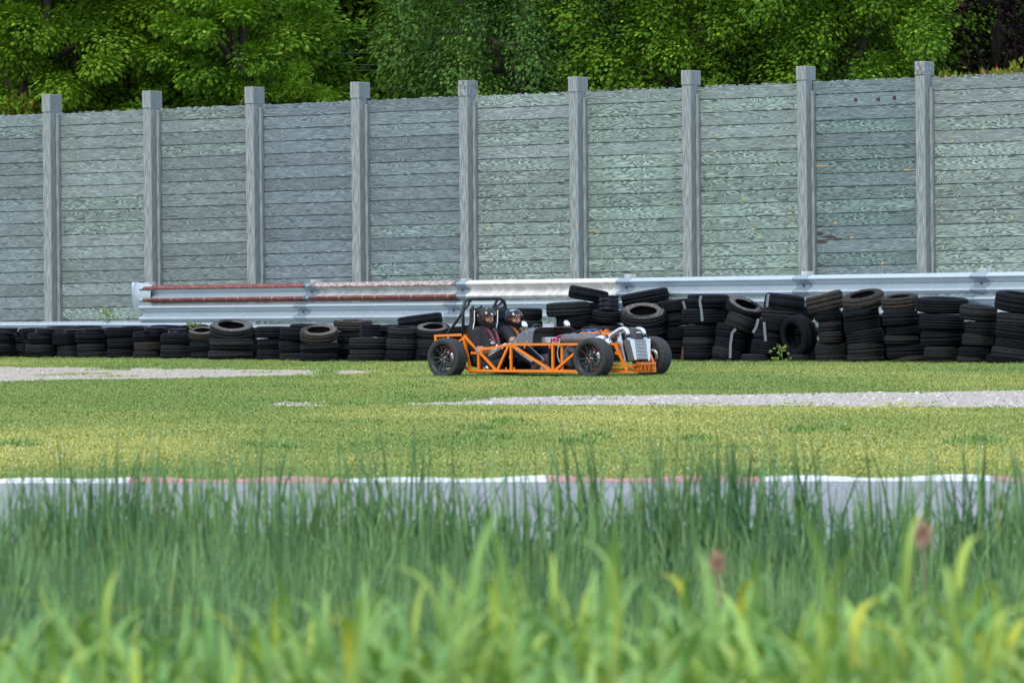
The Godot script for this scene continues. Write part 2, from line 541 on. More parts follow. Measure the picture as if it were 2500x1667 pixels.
func build_lawn() -> void:
	var rng := RandomNumberGenerator.new()
	rng.seed = 5
	var n := FastNoiseLite.new()
	n.seed = 2
	n.frequency = 0.22
	n.fractal_octaves = 3
	var n2 := FastNoiseLite.new()
	n2.seed = 12
	n2.frequency = 0.9
	var xf := [[], [], []]
	var col := [[], [], []]
	var fx := []
	var fc := []
	for i in 42000:
		var u := rng.randf()
		var z := 32.5 * pow(103.0 / 32.5, u)   # denser near
		if rng.randf() > sqrt(z / 103.0) + 0.25:
			continue
		var w := 0.1 * z + 2.6
		var x := rng.randf_range(-w, w)
		if z < edge_z(x) + 0.48:
			continue
		var p := Vector2(x, -z)
		if in_gravel(p) and rng.randf() > 0.004:
			continue
		var a := n.get_noise_2d(x * 0.5, z * 0.25)         # broad drifts lie along the run-off
		var b := n2.get_noise_2d(x, z * 0.5)
		var yellow := clampf(0.42 + a * 1.1 + rng.randf_range(-0.3, 0.3) + (0.12 if z < 56.0 else -0.26), 0.0, 1.0)
		var c := Color(0.235, 0.325, 0.085).lerp(Color(0.49, 0.49, 0.145), yellow)
		c *= rng.randf_range(0.88, 1.12)
		if b > 0.42:
			c = c.lerp(Color(0.17, 0.29, 0.08), 0.5)
		var s := rng.randf_range(0.75, 1.2) * (1.25 if b > 0.42 else 1.0)
		if z > 63.0:
			s *= 1.2
		var k := rng.randi() % 3
		xf[k].append(Transform3D(Basis(Vector3.UP, rng.randf() * TAU).scaled(Vector3(s, s, s)), Vector3(x, 0.0, -z)))
		c.a = 1.0
		col[k].append(c)
		if z < 58.0:
			for j in 5:
				if rng.randf() < 0.1 * clampf(0.5 + a * 2.0, 0.05, 1.0):
					var fs := rng.randf_range(0.005, 0.008)
					fx.append(Transform3D(Basis(Vector3.RIGHT, rng.randf_range(0.2, 1.2)).scaled(Vector3.ONE * fs), Vector3(x + rng.randf_range(-0.3, 0.3), 0.034 * s, -z + rng.randf_range(-0.3, 0.3))))
					fc.append(Color(0.5, 0.45, 0.10) if rng.randf() < 0.85 else Color(0.6, 0.6, 0.5))
	for k in 3:
		scatter("lawn_grass", tuft_mesh(70 + k, 120, 0.32, 0.016, 0.036, 0.010, 1.0), M.blade, xf[k], col[k], ["short mown grass of the run-off between kerb and tyre stacks", "mown grass blades of the run-off around the gravel strips", "olive mown grass beside the track kerb"][k], "grass")
	var st := begin()
	for k in 6:
		tri(st, Vector3(0, 0.5, 0), Vector3(cos(k * TAU / 6), 0.2, -sin(k * TAU / 6)), Vector3(cos((k + 1) * TAU / 6), 0.2, -sin((k + 1) * TAU / 6)))
	var fm := mat(Color.WHITE, 0.7)
	fm.vertex_color_use_as_albedo = true
	scatter("lawn_flowers", done(st), fm, fx, fc, "tiny yellow flowers dotted over the mown grass", "flowers")
	# taller dark clumps of weeds in the lawn
	var spots := [[800, 905], [1000, 948], [980, 972], [1070, 975], [2380, 1085], [2360, 1088], [2400, 1083], [630, 1093], [680, 1100], [1130, 1085], [1190, 1072], [1180, 1052], [1400, 1088], [1450, 1075], [1960, 1055], [2030, 1052], [1700, 1080], [290, 893], [330, 895], [425, 897], [300, 900], [790, 912], [60, 1092], [1880, 1165], [1940, 1160], [1800, 1168], [1015, 945], [720, 955], [1290, 948], [420, 960], [890, 990], [1230, 1035]]
	var wx := []
	var wc := []
	for s in spots:
		for i in 16:
			var g := ground_at(s[0] + rng.randfn() * 24.0, s[1] + rng.randfn() * 3.0)
			var q := rng.randf_range(0.5, 1.15)
			wx.append(Transform3D(Basis(Vector3.UP, rng.randf() * TAU).scaled(Vector3(q * 1.2, q, q * 1.2)), g))
			wc.append(Color(0.20, 0.32, 0.09) * rng.randf_range(0.75, 1.25))
	# ragged taller fringe along the tyres' feet and the gravel edges
	for i in 1500:
		var px := rng.randf_range(-60, 2560)
		var z := tyre_z(px) + rng.randf_range(-0.35, 0.25)
		var g := at(px, 880, z)
		g.y = 0.0
		var q := rng.randf_range(0.35, 0.85)
		wx.append(Transform3D(Basis(Vector3.UP, rng.randf() * TAU).scaled(Vector3(q, q, q)), g))
		wc.append(Color(0.19, 0.30, 0.075) * rng.randf_range(0.7, 1.2))
	for g in gravel_polys:
		for p in g:
			for i in 3:
				var q := rng.randf_range(0.3, 0.75)
				wx.append(Transform3D(Basis(Vector3.UP, rng.randf() * TAU).scaled(Vector3(q, q, q)), Vector3(p.x + rng.randfn() * 0.15, 0.0, p.y + rng.randfn() * 0.35)))
				wc.append(Color(0.18, 0.285, 0.08) * rng.randf_range(0.85, 1.2))
	# grass standing round the car's wheels
	var org := ground_at(1521, 922)
	var turn := Basis(Vector3.UP, deg_to_rad(-38.0))
	for w in [[0.0, 1.0], [0.0, -1.0], [-2.63, 1.0], [-2.63, -1.0]]:
		for i in 60:
			var c := org + turn * Vector3(w[0] + rng.randf_range(-0.4, 0.4), 0.0, 0.687 * w[1] + rng.randf_range(-0.35, 0.35))
			var q := rng.randf_range(0.4, 0.8)
			wx.append(Transform3D(Basis(Vector3.UP, rng.randf() * TAU).scaled(Vector3(q, q, q)), c))
			wc.append(Color(0.19, 0.30, 0.08) * rng.randf_range(0.85, 1.2))
	scatter("weed_tufts", tuft_mesh(90, 14, 0.09, 0.04, 0.085, 0.014, 0.9), M.blade, wx, wc, "darker taller tufts of weeds in the mown grass", "weeds")

# ---------------------------------------------------------------- reeds in the ditch
func blade(st: SurfaceTool, base: Vector3, dir: Vector3, h: float, w: float, bend: float, segs := 5, c := Color.WHITE, fold := 0.0) -> void:
	# a long leaf: rises, then arches over towards dir
	var side := dir.cross(Vector3.UP).normalized()
	var prev := []
	st.set_color(c)
	for i in segs + 1:
		var t := float(i) / segs
		var p := base + Vector3.UP * h * (t - bend * 0.42 * t * t * t) + dir * h * (0.06 * t + bend * 0.62 * t * t * t)
		var ww := w * 0.5 * (1.0 - pow(t, 2.6)) * (0.75 + 0.5 * t)
		var row := [p - side * ww, p - Vector3.UP * fold * ww, p + side * ww]
		if i > 0:
			if i == segs:
				tri(st, prev[0], prev[1], p)
				tri(st, prev[1], prev[2], p)
			else:
				quad(st, prev[0], prev[1], row[1], row[0])
				quad(st, prev[1], prev[2], row[2], row[1])
		prev = row

func reed_clump(sd: int, n: int, spread: float, h0: float, h1: float, w: float, bend: float) -> ArrayMesh:
	var rng := RandomNumberGenerator.new()
	rng.seed = sd
	var st := begin(true)
	for i in n:
		var a := rng.randf() * TAU
		var base := Vector3(cos(a), 0, sin(a)) * spread * rng.randf()
		var b := rng.randf() * TAU
		var v := rng.randf_range(0.75, 1.25)
		var c := Color(v * rng.randf_range(0.85, 1.2), v, v * rng.randf_range(0.7, 1.2))
		if rng.randf() < 0.14:
			c = Color(2.3, 1.25, 1.9)     # dead leaves, straw and grey pink
		blade(st, base, Vector3(cos(b), 0, sin(b)), rng.randf_range(h0, h1), w * rng.randf_range(0.7, 1.3), bend * pow(rng.randf(), 2.0) * 1.6, 5, c, 0.5)
	return done(st)

func build_reeds() -> void:
	var rng := RandomNumberGenerator.new()
	rng.seed = 41
	var n := FastNoiseLite.new()
	n.seed = 6
	n.frequency = 0.8
	var xf := [[], [], []]
	var col := [[], [], []]
	for i in 8200:
		var z := rng.randf_range(12.6, 23.2)
		var w := 0.1 * z + 1.6
		var x := rng.randf_range(-w, w)
		if z > edge_z(x) - 10.3 - rng.randf() * 1.0:
			continue
		var k := rng.randi() % 3
		var s := 1.0 + n.get_noise_2d(x, z) * 0.09 + rng.randf_range(-0.08, 0.05)
		s *= 0.99 - 0.085 * clampf(x / 2.0, -1.0, 1.0)
		if rng.randf() < 0.05:
			s *= 1.1
		var c := Color(0.07, 0.17, 0.08).lerp(Color(0.26, 0.42, 0.18), clampf(rng.randf() * 0.8 + n.get_noise_2d(z * 2.0, x * 2.0), 0.0, 1.0))
		if z < 13.0:
			c = c.lerp(Color(0.15, 0.25, 0.06), 0.35)
		xf[k].append(Transform3D(Basis(Vector3.UP, rng.randf() * TAU).scaled(Vector3(1, s, 1)), Vector3(x, ground_height(x, z), -z)))
		col[k].append(c)
	for k in 3:
		scatter("reed_bed", reed_clump(200 + k, 10, 0.13, 0.82, 1.26, 0.018, 0.5), M.blade, xf[k], col[k], ["dense bed of upright dark green cattail leaves before the track", "dark green cattail leaves mixed with dead stalks", "slender cattail leaves rising in the ditch"][k], "reeds")
	# two cattails with fluffy heads
	for s in [[2255, 1303, 11.5, 0.022], [1752, 1375, 10.6, 0.018]]:
		var p := at(s[0], s[1], s[2])
		var g := Vector3(p.x, ground_height(p.x, s[2]), p.z)
		var t := thing("cattail", "cattail stalk with pale %s fluffy seed head among the reeds" % ["larger" if s[3] > 0.02 else "smaller"], "cattail", g)
		var up := p - g
		part("stem", tube_mesh([Vector3.ZERO, Vector3(0.01, up.y * 0.5, 0), up], [0.005, 0.004, 0.003], 5), mat(lin(0.22, 0.2, 0.1), 0.8), t)
		var r: float = s[3]
		var st := begin()
		for i in 420:   # a burst of fluff
			var d := Vector3(rng.randfn(), rng.randfn() * 1.3, rng.randfn()).normalized()
			var c := up + d * Vector3(r, r * 1.5, r) * rng.randf_range(0.1, 0.8) * (1.0 + 0.3 * sin(d.x * 5.0 + d.y * 4.0))
			var e := Vector3(rng.randfn(), rng.randfn(), rng.randfn()).normalized() * r * 0.16
			tri(st, c - e, c + e, c + d * r * 0.55)
		part("seed_head", done(st), mat(lin(0.55, 0.36, 0.27), 1.0), t)
	# broad-leaved reed grass close to the camera
	var protos := []
	for v in 6:
		var t := Node3D.new()
		var rr := RandomNumberGenerator.new()
		rr.seed = 300 + v
		var st := begin(true)
		var hh := rr.randf_range(0.86, 1.0)
		var leanv := Vector3(rr.randf_range(-0.08, 0.08), 0, rr.randf_range(-0.08, 0.08))
		tube(st, [Vector3.ZERO, leanv * 0.4 + Vector3.UP * hh * 0.5, leanv + Vector3.UP * hh], [0.006, 0.005, 0.002], 5)
		part("stem", done(st), M.stem, t)
		for i in 11:
			st = begin(true)
			var f := 0.32 + 0.062 * i
			var a := i * 2.4 + rr.randf_range(-0.5, 0.5)
			var q := rr.randf()
			var c := Color(0.20, 0.37, 0.12).lerp(Color(0.47, 0.56, 0.09), pow(q, 1.5))
			if rr.randf() < 0.1:
				c = Color(0.52, 0.52, 0.06)
			blade(st, leanv * f + Vector3.UP * hh * f, Vector3(cos(a), 0, sin(a)), rr.randf_range(0.18, 0.34), rr.randf_range(0.013, 0.025), rr.randf_range(0.15, 1.6), 8, c, 0.45)
			part("leaf", done(st), M.blade, t)
		protos.append(t)
	for i in 290:
		var z := rng.randf_range(8.4, 12.0)
		var w := 0.1 * z + 0.25
		var x := -w + 2.0 * w * fposmod(i * 0.618 + rng.randf() * 0.05, 1.0)
		var o: Node3D = protos[i % 6].duplicate()
		o.name = numbered("reed_plant")
		add_child(o)
		o.position = Vector3(x, ground_height(x, z), -z)
		o.rotation.y = rng.randf() * TAU
		var s := rng.randf_range(0.74, 0.98) + 0.07 * (x / w)
		s *= 1.04 - 0.022 * (z - 9.0)
		o.scale = Vector3(1.0, s * 1.02, 1.0)
		tag(o, "broad-bladed yellow green reed plant arching in front of the dark cattails", "reed plant", "reed plants in front of the cattail bed")
	# leafy undergrowth that fills the bank between the plants
	var ux := []
	var uc := []
	for i in 2300:
		var z := rng.randf_range(7.6, 12.0)
		var w := 0.1 * z + 0.8
		var x := rng.randf_range(-w, w)
		var s2 := rng.randf_range(0.75, 1.12) * (1.0 + 0.05 * x / w)
		ux.append(Transform3D(Basis(Vector3.UP, rng.randf() * TAU).scaled(Vector3(s2, s2, s2)), Vector3(x, ground_height(x, z), -z)))
		uc.append(Color(0.17, 0.34, 0.10).lerp(Color(0.48, 0.60, 0.13), rng.randf() * rng.randf() * 1.3))
	scatter("undergrowth", undergrowth_clump(), M.blade, ux, uc, "bright green leafy undergrowth on the near bank", "undergrowth")
	for t in protos:
		t.free()

func undergrowth_clump() -> ArrayMesh:
	var rng := RandomNumberGenerator.new()
	rng.seed = 808
	var st := begin(true)
	for i in 20:
		var a := rng.randf() * TAU
		var base := Vector3(cos(a), 0, sin(a)) * 0.10 * rng.randf() + Vector3.UP * rng.randf_range(0.3, 0.72)
		var b := rng.randf() * TAU
		var v := rng.randf_range(0.75, 1.25)
		blade(st, base, Vector3(cos(b), 0, sin(b)), rng.randf_range(0.16, 0.30), rng.randf_range(0.014, 0.027), rng.randf_range(0.5, 1.8), 7, Color(v * rng.randf_range(0.85, 1.25), v, v * rng.randf_range(0.7, 1.2)), 0.4)
	for i in 5:
		var a := rng.randf() * TAU
		blade(st, Vector3(cos(a), 0, sin(a)) * 0.08, Vector3(cos(a), 0, sin(a)), 0.75, 0.012, 0.2, 4, Color(0.8, 0.85, 0.7), 0.4)
	return done(st)

# ---------------------------------------------------------------- wooden wall
func build_wall() -> void:
	var a := at(136, 700, 102.2)
	var b := at(2268, 700, 93.1)
	a.y = 0.0
	b.y = 0.0
	var d := b - a
	var span := d.length() / 8.0
	var slope := 0.0095
	var wall := thing("wooden_wall", "tall weathered grey green plank wall with timber posts behind the guard rail", "wall", a, atan2(-d.z, d.x))
	var rng := RandomNumberGenerator.new()
	rng.seed = 77
	var pitch := 0.243
	var top_y := 4.85
	# board meshes: same plank, other stretch of grain
	var meshes := []
	for v in 24:
		var st := begin()
		var L := span - 0.2
		var H := pitch - 0.011
		var u0 := rng.randf()
		var v0 := rng.randf()
		var us := L / 2.3 * (1.0 if rng.randf() < 0.5 else -1.0)
		var vs := H / 0.95
		var c := 0.006
		var prof := [[-H / 2, -0.02], [-H / 2, 0.02 - c], [-H / 2 + c, 0.02], [H / 2 - c, 0.02], [H / 2, 0.02 - c], [H / 2, -0.02]]
		for i in 5:
			var p: Array = prof[i]
			var q: Array = prof[i + 1]
			var uv := []
			for t in [[0.0, p[0]], [1.0, p[0]], [1.0, q[0]], [0.0, q[0]]]:
				uv.append(Vector2(u0 + us * t[0], v0 + vs * (t[1] / H + 0.5) + (q[1] - p[1]) * 0.3 * float(t[1] == q[0])))
			var c4 := [Vector3(-L / 2, p[0], p[1]), Vector3(L / 2, p[0], p[1]), Vector3(L / 2, q[0], q[1]), Vector3(-L / 2, q[0], q[1])]
			for k in [0, 2, 1, 0, 3, 2]:
				st.set_uv(uv[k])
				st.add_vertex(c4[k])
		meshes.append(done(st))
	var panel_tint := [Color(0.90, 0.92, 0.93), Color(0.97, 0.98, 0.97), Color(0.93, 0.94, 0.94), Color(0.86, 0.88, 0.92), Color(0.88, 0.90, 0.93), Color(1, 1, 1), Color(0.97, 0.99, 0.97), Color(0.98, 1, 0.98), Color(0.86, 0.90, 0.92), Color(1, 1, 0.99)]
	var panel_mats := []
	for p in 10:
		var gs := []
		var ys := []
		for k in 3:
			var f: float = [1.0, 0.95, 0.90][k]
			gs.append(tint(M.green_grain, panel_tint[p] * Color(f, f, f)))
			ys.append(tint(M.grey_grain, panel_tint[p] * Color(f, f, f)))
		panel_mats.append([gs, ys])
	# share of strong green grain in each panel, read off the photograph (first panel left of the first post)
	var green_share := [0.25, 0.25, 0.12, 0.05, 0.03, 0.85, 0.8, 0.85, 0.5, 0.95]
	var n_rows := 21
	for p in 10:
		var x := (p - 0.5) * span
		var dy := rng.randf_range(-0.010, 0.010) + slope * x
		for r in n_rows:
			var y := top_y - (r + 0.5) * pitch + dy
			var o := MeshInstance3D.new()
			o.name = "board"
			o.mesh = meshes[rng.randi() % 24]
			var g: float = green_share[p] * (1.25 if r > 4 else 0.6)
			var base: Material = panel_mats[p][0 if rng.randf() < g else 1][rng.randi() % 3]
			o.material_override = base
			o.position = Vector3(x, y, rng.randf_range(-0.004, 0.004))
			o.rotation.z = slope + rng.randf_range(-0.0016, 0.0016)
			wall.add_child(o, true)
	var st := begin()
	box(st, Vector3(span * 10.2, top_y + 0.06, 0.05), Transform3D(Basis(Vector3.BACK, slope), Vector3(span * 4.0, (top_y - 0.10) * 0.5 + slope * span * 4.0, -0.055)))
	part("added_backing", done(st), M.added_backing, wall)  # sheet added behind the boards so no light shows through their gaps
	# the weathered saw-cut top edge with crumbs of moss
	st = begin()
	for i in 260:
		var xx := rng.randf_range(-span, span * 9.0)
		box(st, Vector3(rng.randf_range(0.02, 0.09), rng.randf_range(0.008, 0.03), 0.04), moved(xx, top_y + 0.004 + slope * xx, rng.randf_range(-0.02, 0.0)))
	var crumbs := part("moss_crumbs", done(st), M.post_end, wall)
	crumbs.set_meta("kind", "stuff")
	# posts
	for p in 9:
		var h := top_y + 0.37 - 0.016 * p + slope * p * span + rng.randf_range(-0.03, 0.03)
		st = begin()
		box(st, Vector3(0.19, h, 0.28), moved(0, h * 0.5, 0.14 + 0.022), 0.008)
		var post := part("post", done(st), M.post_wood, wall)
		post.position = Vector3(p * span, 0, 0)
		post.rotation.z = rng.randf_range(-0.002, 0.002)
		st = begin()
		box(st, Vector3(0.20, 0.36 - 0.014 * p, 0.44), moved(0, h - 0.17 + 0.007 * p, 0.10), 0.01)
		part("post_head", done(st), M.post_end if p in [8, 4] else M.post_wood, post)
		st = begin()
		box(st, Vector3(0.06, top_y - 0.02, 0.10), moved(0.127, top_y * 0.5, 0.074), 0.008)
		part("batten", done(st), M.post_wood, post)
	# pale and orange splinter marks and a bruised plank
	var marks := [[1410, 387, 0], [1405, 420, 0], [1190, 560, 0], [1385, 585, 0], [1700, 310, 0], [1750, 330, 0], [1745, 370, 0], [1815, 485, 0], [1840, 560, 0], [1855, 577, 0], [1930, 520, 0], [1935, 545, 0], [1845, 610, 0], [2005, 405, 1], [2220, 415, 1], [2040, 545, 0], [2080, 580, 0], [2155, 643, 0], [2285, 493, 0], [2300, 540, 0], [2325, 345, 0], [2400, 312, 0], [2300, 430, 0], [2472, 530, 0], [2360, 420, 0], [1445, 563, 1], [2090, 243, 2], [2145, 242, 2], [2185, 238, 2], [2000, 570, 3], [2025, 578, 3], [2010, 590, 3], [2045, 583, 3]]
	var inv := wall.transform.affine_inverse()
	for m in marks:
		# point of the wall's face behind this pixel
		var r := inv.basis * ray(m[0], m[1])
		var o := inv * Vector3(0, EYE, 0)
		var t := (0.026 - o.z) / r.z
		var q := o + r * t
		st = begin()
		var w: float = [0.035, 0.16, 0.05, 0.14][m[2]]
		var hh: float = [0.025, 0.014, 0.05, 0.04][m[2]]
		var pts := []
		for k in 9:
			var a2 := TAU * k / 9
			pts.append(q + Vector3(cos(a2) * w * rng.randf_range(0.5, 1.1), sin(a2) * hh * rng.randf_range(0.5, 1.2), 0.0))
		for k in 9:
			tri(st, q + Vector3(0, 0, 0.004), pts[k], pts[(k + 1) % 9])
		part(["splinter_mark", "splinter_mark", "knot_hole", "rotten_patch"][m[2]], done(st), [M.splinter, M.splinter, M.knot, M.rot][m[2]], wall)

# ---------------------------------------------------------------- guard rail
var rail_a: Vector3
var rail_d: Vector3
func rail_t(px: float) -> float:
	var r := ray(px, 700.0)
	var k := r.x / r.z
	return (k * rail_a.z - rail_a.x) / (rail_d.x - k * rail_d.z)

func beam(L: float, hgt: float, grow := 0.0, from := 0, to := 99) -> ArrayMesh:   # W-beam along +x, its ridges towards +z
	var prof := [[0.50, -0.0081], [0.485, 0.0162], [0.40, 0.0783], [0.36, 0.0972], [0.31, 0.1053], [0.26, 0.0972], [0.21, 0.0743], [0.10, -0.0081], [0.05, -0.0189], [-0.05, -0.0189], [-0.10, -0.0081], [-0.21, 0.0743], [-0.26, 0.0972], [-0.31, 0.1053], [-0.36, 0.0972], [-0.40, 0.0783], [-0.485, 0.0162], [-0.50, -0.0081]]
	var st := begin(true)
	for side in [0, 1]:
		for i in range(maxi(0, from), mini(to, prof.size() - 1)):
			var p: Array = prof[i]
			var q: Array = prof[i + 1]
			var off := grow if side == 0 else grow - 0.004
			var a := Vector3(0, p[0] * hgt, p[1] + off)
			var b := Vector3(L, p[0] * hgt, p[1] + off)
			var c := Vector3(L, q[0] * hgt, q[1] + off)
			var d := Vector3(0, q[0] * hgt, q[1] + off)
			if side == 0:
				quad(st, a, d, c, b)
			else:
				quad(st, a, b, c, d)
	return done(st)

func build_rail() -> void:
	rail_a = at(340, 700, 98.5)
	var e := at(2500, 700, 81.7)
	rail_a.y = 0.0
	e.y = 0.0
	rail_d = (e - rail_a).normalized()
	var rail := thing("guard_rail", "triple-height steel guard rail with red painted ridges and a flared end", "guard rail", rail_a, atan2(-rail_d.z, rail_d.x))
	var pitch := atan2(0.065, (e - rail_a).length())
	var hgt := 0.345
	var y0 := 1.395
	var joints := [358.0, 762.0, 1130.0, 1530.0, 1962.0, 2396.0, 2900.0]
	for i in 6:
		var t0 := rail_t(joints[i])
		var t1 := rail_t(joints[i + 1]) + 0.18
		var m: Material = [M.zinc, M.zinc_old, M.white_rail, M.zinc, M.zinc, M.zinc][i]
		var o := part("beam", beam(t1 - t0, hgt, 0.004 * (i % 2)), m, rail)
		o.position = Vector3(t0, y0 - hgt * 0.5 + t0 * tan(pitch), 0.1)
		o.rotation.z = pitch
		if i < 2:
			for band in [[0, 5], [11, 17]]:
				part("painted_ridge", beam(t1 - t0 - 0.25, hgt, 0.009, band[0], band[1]), M.red_worn if i == 1 and band[0] == 0 else M.red_paint, o).position = Vector3(0.12, 0, 0)
		if i > 0:
			splice(o, hgt)
		var o2 := part("beam", beam(t1 - t0, hgt, 0.004 * (i % 2)), [M.zinc, M.zinc, M.zinc, M.zinc, M.zinc, M.zinc][i], rail)
		o2.position = Vector3(t0 - (0.02 if i == 0 else 0.25), y0 - hgt * 1.5 - 0.018 + t0 * tan(pitch), 0.1)
		o2.rotation.z = pitch
		if i > 0:
			splice(o2, hgt)
		# posts stand at the joints
		var st := begin()
		var ph := y0 + t0 * tan(pitch) + (0.06 if i != 2 else 0.03)
		box(st, Vector3(0.13, ph, 0.16), moved(t0 + 0.09, ph * 0.5, -0.0), 0.006)
		part("post", done(st), M.zinc_old, rail)
	# lowest beam, running past the flared end along the tyres
	var ts := [rail_t(-160.0), rail_t(130.0), rail_t(560.0), rail_t(980.0), rail_t(1500.0), rail_t(2000.0), rail_t(2600.0)]
	for i in 6:
		var o3 := part("beam", beam(ts[i + 1] - ts[i] + 0.15, hgt, 0.004 * (i % 2)), M.zinc, rail)
		o3.position = Vector3(ts[i], 0.475 + (0.06 if i < 2 else 0.0), 0.1)
		var st := begin()
		box(st, Vector3(0.13, 0.62, 0.16), moved(ts[i] + 0.1, 0.31, 0.0), 0.006)
		part("post", done(st), M.zinc_old, rail)
	# flared buffer end
	var st2 := begin(true)
	var pts := []
	for k in 9:
		var f := k / 8.0
		pts.append([lerpf(0.10, -0.72, f), 0.22 + 0.05 * sin(f * 2.0), 0.10 + 0.03 * sin(f * PI) - 0.20 * f * f])
	for k in 8:
		var p: Array = pts[k]
		var q: Array = pts[k + 1]
		for h in 6:
			var s0 := -1.0 + h / 3.0
			var s1 := -1.0 + (h + 1) / 3.0
			var b0 := 0.05 * cos(s0 * 1.4)
			var b1 := 0.05 * cos(s1 * 1.4)
			quad(st2, Vector3(p[0], s0 * p[1], p[2] + b0), Vector3(p[0], s1 * p[1], p[2] + b1), Vector3(q[0], s1 * q[1], q[2] + b1), Vector3(q[0], s0 * q[1], q[2] + b0))
	var fl := part("flared_end", done(st2), M.zinc, rail)
	fl.position = Vector3(rail_t(380.0) - 0.05, y0 - hgt * 0.5 - 0.03, 0.03)
	st2 = begin(true)
	tube(st2, [Vector3(-0.72, -0.265, -0.09), Vector3(-0.72, 0.265, -0.09)], 0.035, 8)
	part("rolled_lip", done(st2), M.zinc, fl)
	st2 = begin()
	box(st2, Vector3(0.12, 1.3, 0.14), moved(rail_t(372.0) - 0.25, 0.65, -0.12), 0.006)
	part("post", done(st2), M.zinc_old, rail)

func splice(o: Node3D, hgt: float) -> void:   # overlapping end with bolts
	part("splice", beam(0.34, hgt, 0.009), M.zinc_splice, o).position = Vector3(-0.06, 0, 0)
	for b in [[0.1, 0.0, -0.002], [0.02, 0.13, 0.05], [0.2, 0.13, 0.05], [0.02, -0.13, 0.05], [0.2, -0.13, 0.05]]:
		var st := begin(true)
		lathe(st, [Vector2(0, 0.014), Vector2(0.012, 0.012), Vector2(0.018, 0.0)].map(func(v): return v) , 8, Transform3D(Basis(Vector3.RIGHT, PI / 2), Vector3.ZERO))
		part("bolt", done(st), M.rust, o).position = Vector3(b[0], b[1], b[2] + 0.006)

# ---------------------------------------------------------------- tyre stacks
const TZ := [[-200.0, 101.5], [0.0, 99.4], [300.0, 96.5], [500.0, 93.8], [750.0, 90.0], [1000.0, 88.0], [1300.0, 87.0], [1650.0, 85.8], [2000.0, 83.4], [2450.0, 80.0], [2700.0, 78.5]]
func tyre_z(px: float) -> float:
	for i in TZ.size() - 1:
		if px <= TZ[i + 1][0]:
			return lerpf(TZ[i][1], TZ[i + 1][1], clampf((px - TZ[i][0]) / (TZ[i + 1][0] - TZ[i][0]), 0.0, 1.0))
	return TZ[-1][1]

var tyre_meshes: Array = []
func tyre_mesh(grooves: int, lug: bool, sd: int) -> ArrayMesh:   # unit tyre: diameter 1, width 1, axis y
	var rng := RandomNumberGenerator.new()
	rng.seed = sd
	var prof := [Vector2(0.300, -0.40), Vector2(0.312, -0.455), Vector2(0.345, -0.485), Vector2(0.375, -0.492), Vector2(0.38, -0.5), Vector2(0.41, -0.5), Vector2(0.416, -0.49), Vector2(0.445, -0.475), Vector2(0.472, -0.435), Vector2(0.488, -0.385), Vector2(0.496, -0.335)]
	for g in grooves:
		var y := -0.27 + 0.54 * (g / (grooves - 1.0))
		prof.append_array([Vector2(0.5, y - 0.024), Vector2(0.4935, y - 0.016), Vector2(0.4935, y + 0.016), Vector2(0.5, y + 0.024)])
	for i in range(10, -1, -1):
		prof.append(Vector2(prof[i].x, -prof[i].y))
	prof.append_array([Vector2(0.325, 0.37), Vector2(0.40, 0.42), Vector2(0.455, 0.38), Vector2(0.475, 0.25), Vector2(0.48, 0.0), Vector2(0.475, -0.25), Vector2(0.455, -0.38), Vector2(0.40, -0.42), Vector2(0.325, -0.37), Vector2(0.300, -0.40)])
	var st := begin(true)
	var segs := 44
	var ph := rng.randf() * TAU
	for k in segs:
		for i in prof.size() - 1:
			var c := []
			for w in [[0, 0], [1, 0], [1, 1], [0, 1]]:
				var p: Vector2 = prof[i + w[1]]
				var a: float = TAU * (k + w[0]) / segs
				var sag := 1.0 + 0.012 * sin(2.0 * a + ph) + 0.005 * sin(5.0 * a)
				var lg := 0.0
				if lug and p.x > 0.49 and absf(p.y) > 0.3 and (k + w[0]) % 2 == 0:
					lg = -0.012
				c.append(Vector3((p.x + lg) * sag * cos(a), p.y * (1.0 + 0.02 * sin(a + ph)), -(p.x + lg) * sag * sin(a)))
			quad(st, c[0], c[1], c[2], c[3])
	return done(st)

func ring_mesh() -> ArrayMesh:   # old steel rims piled: a short barrel with flanges
	return lathe_mesh([Vector2(0.36, -0.5), Vector2(0.5, -0.5), Vector2(0.5, -0.42), Vector2(0.44, -0.36), Vector2(0.43, 0.30), Vector2(0.46, 0.40), Vector2(0.5, 0.44), Vector2(0.5, 0.5), Vector2(0.45, 0.5), Vector2(0.40, 0.34), Vector2(0.39, -0.34), Vector2(0.36, -0.5)], 30)

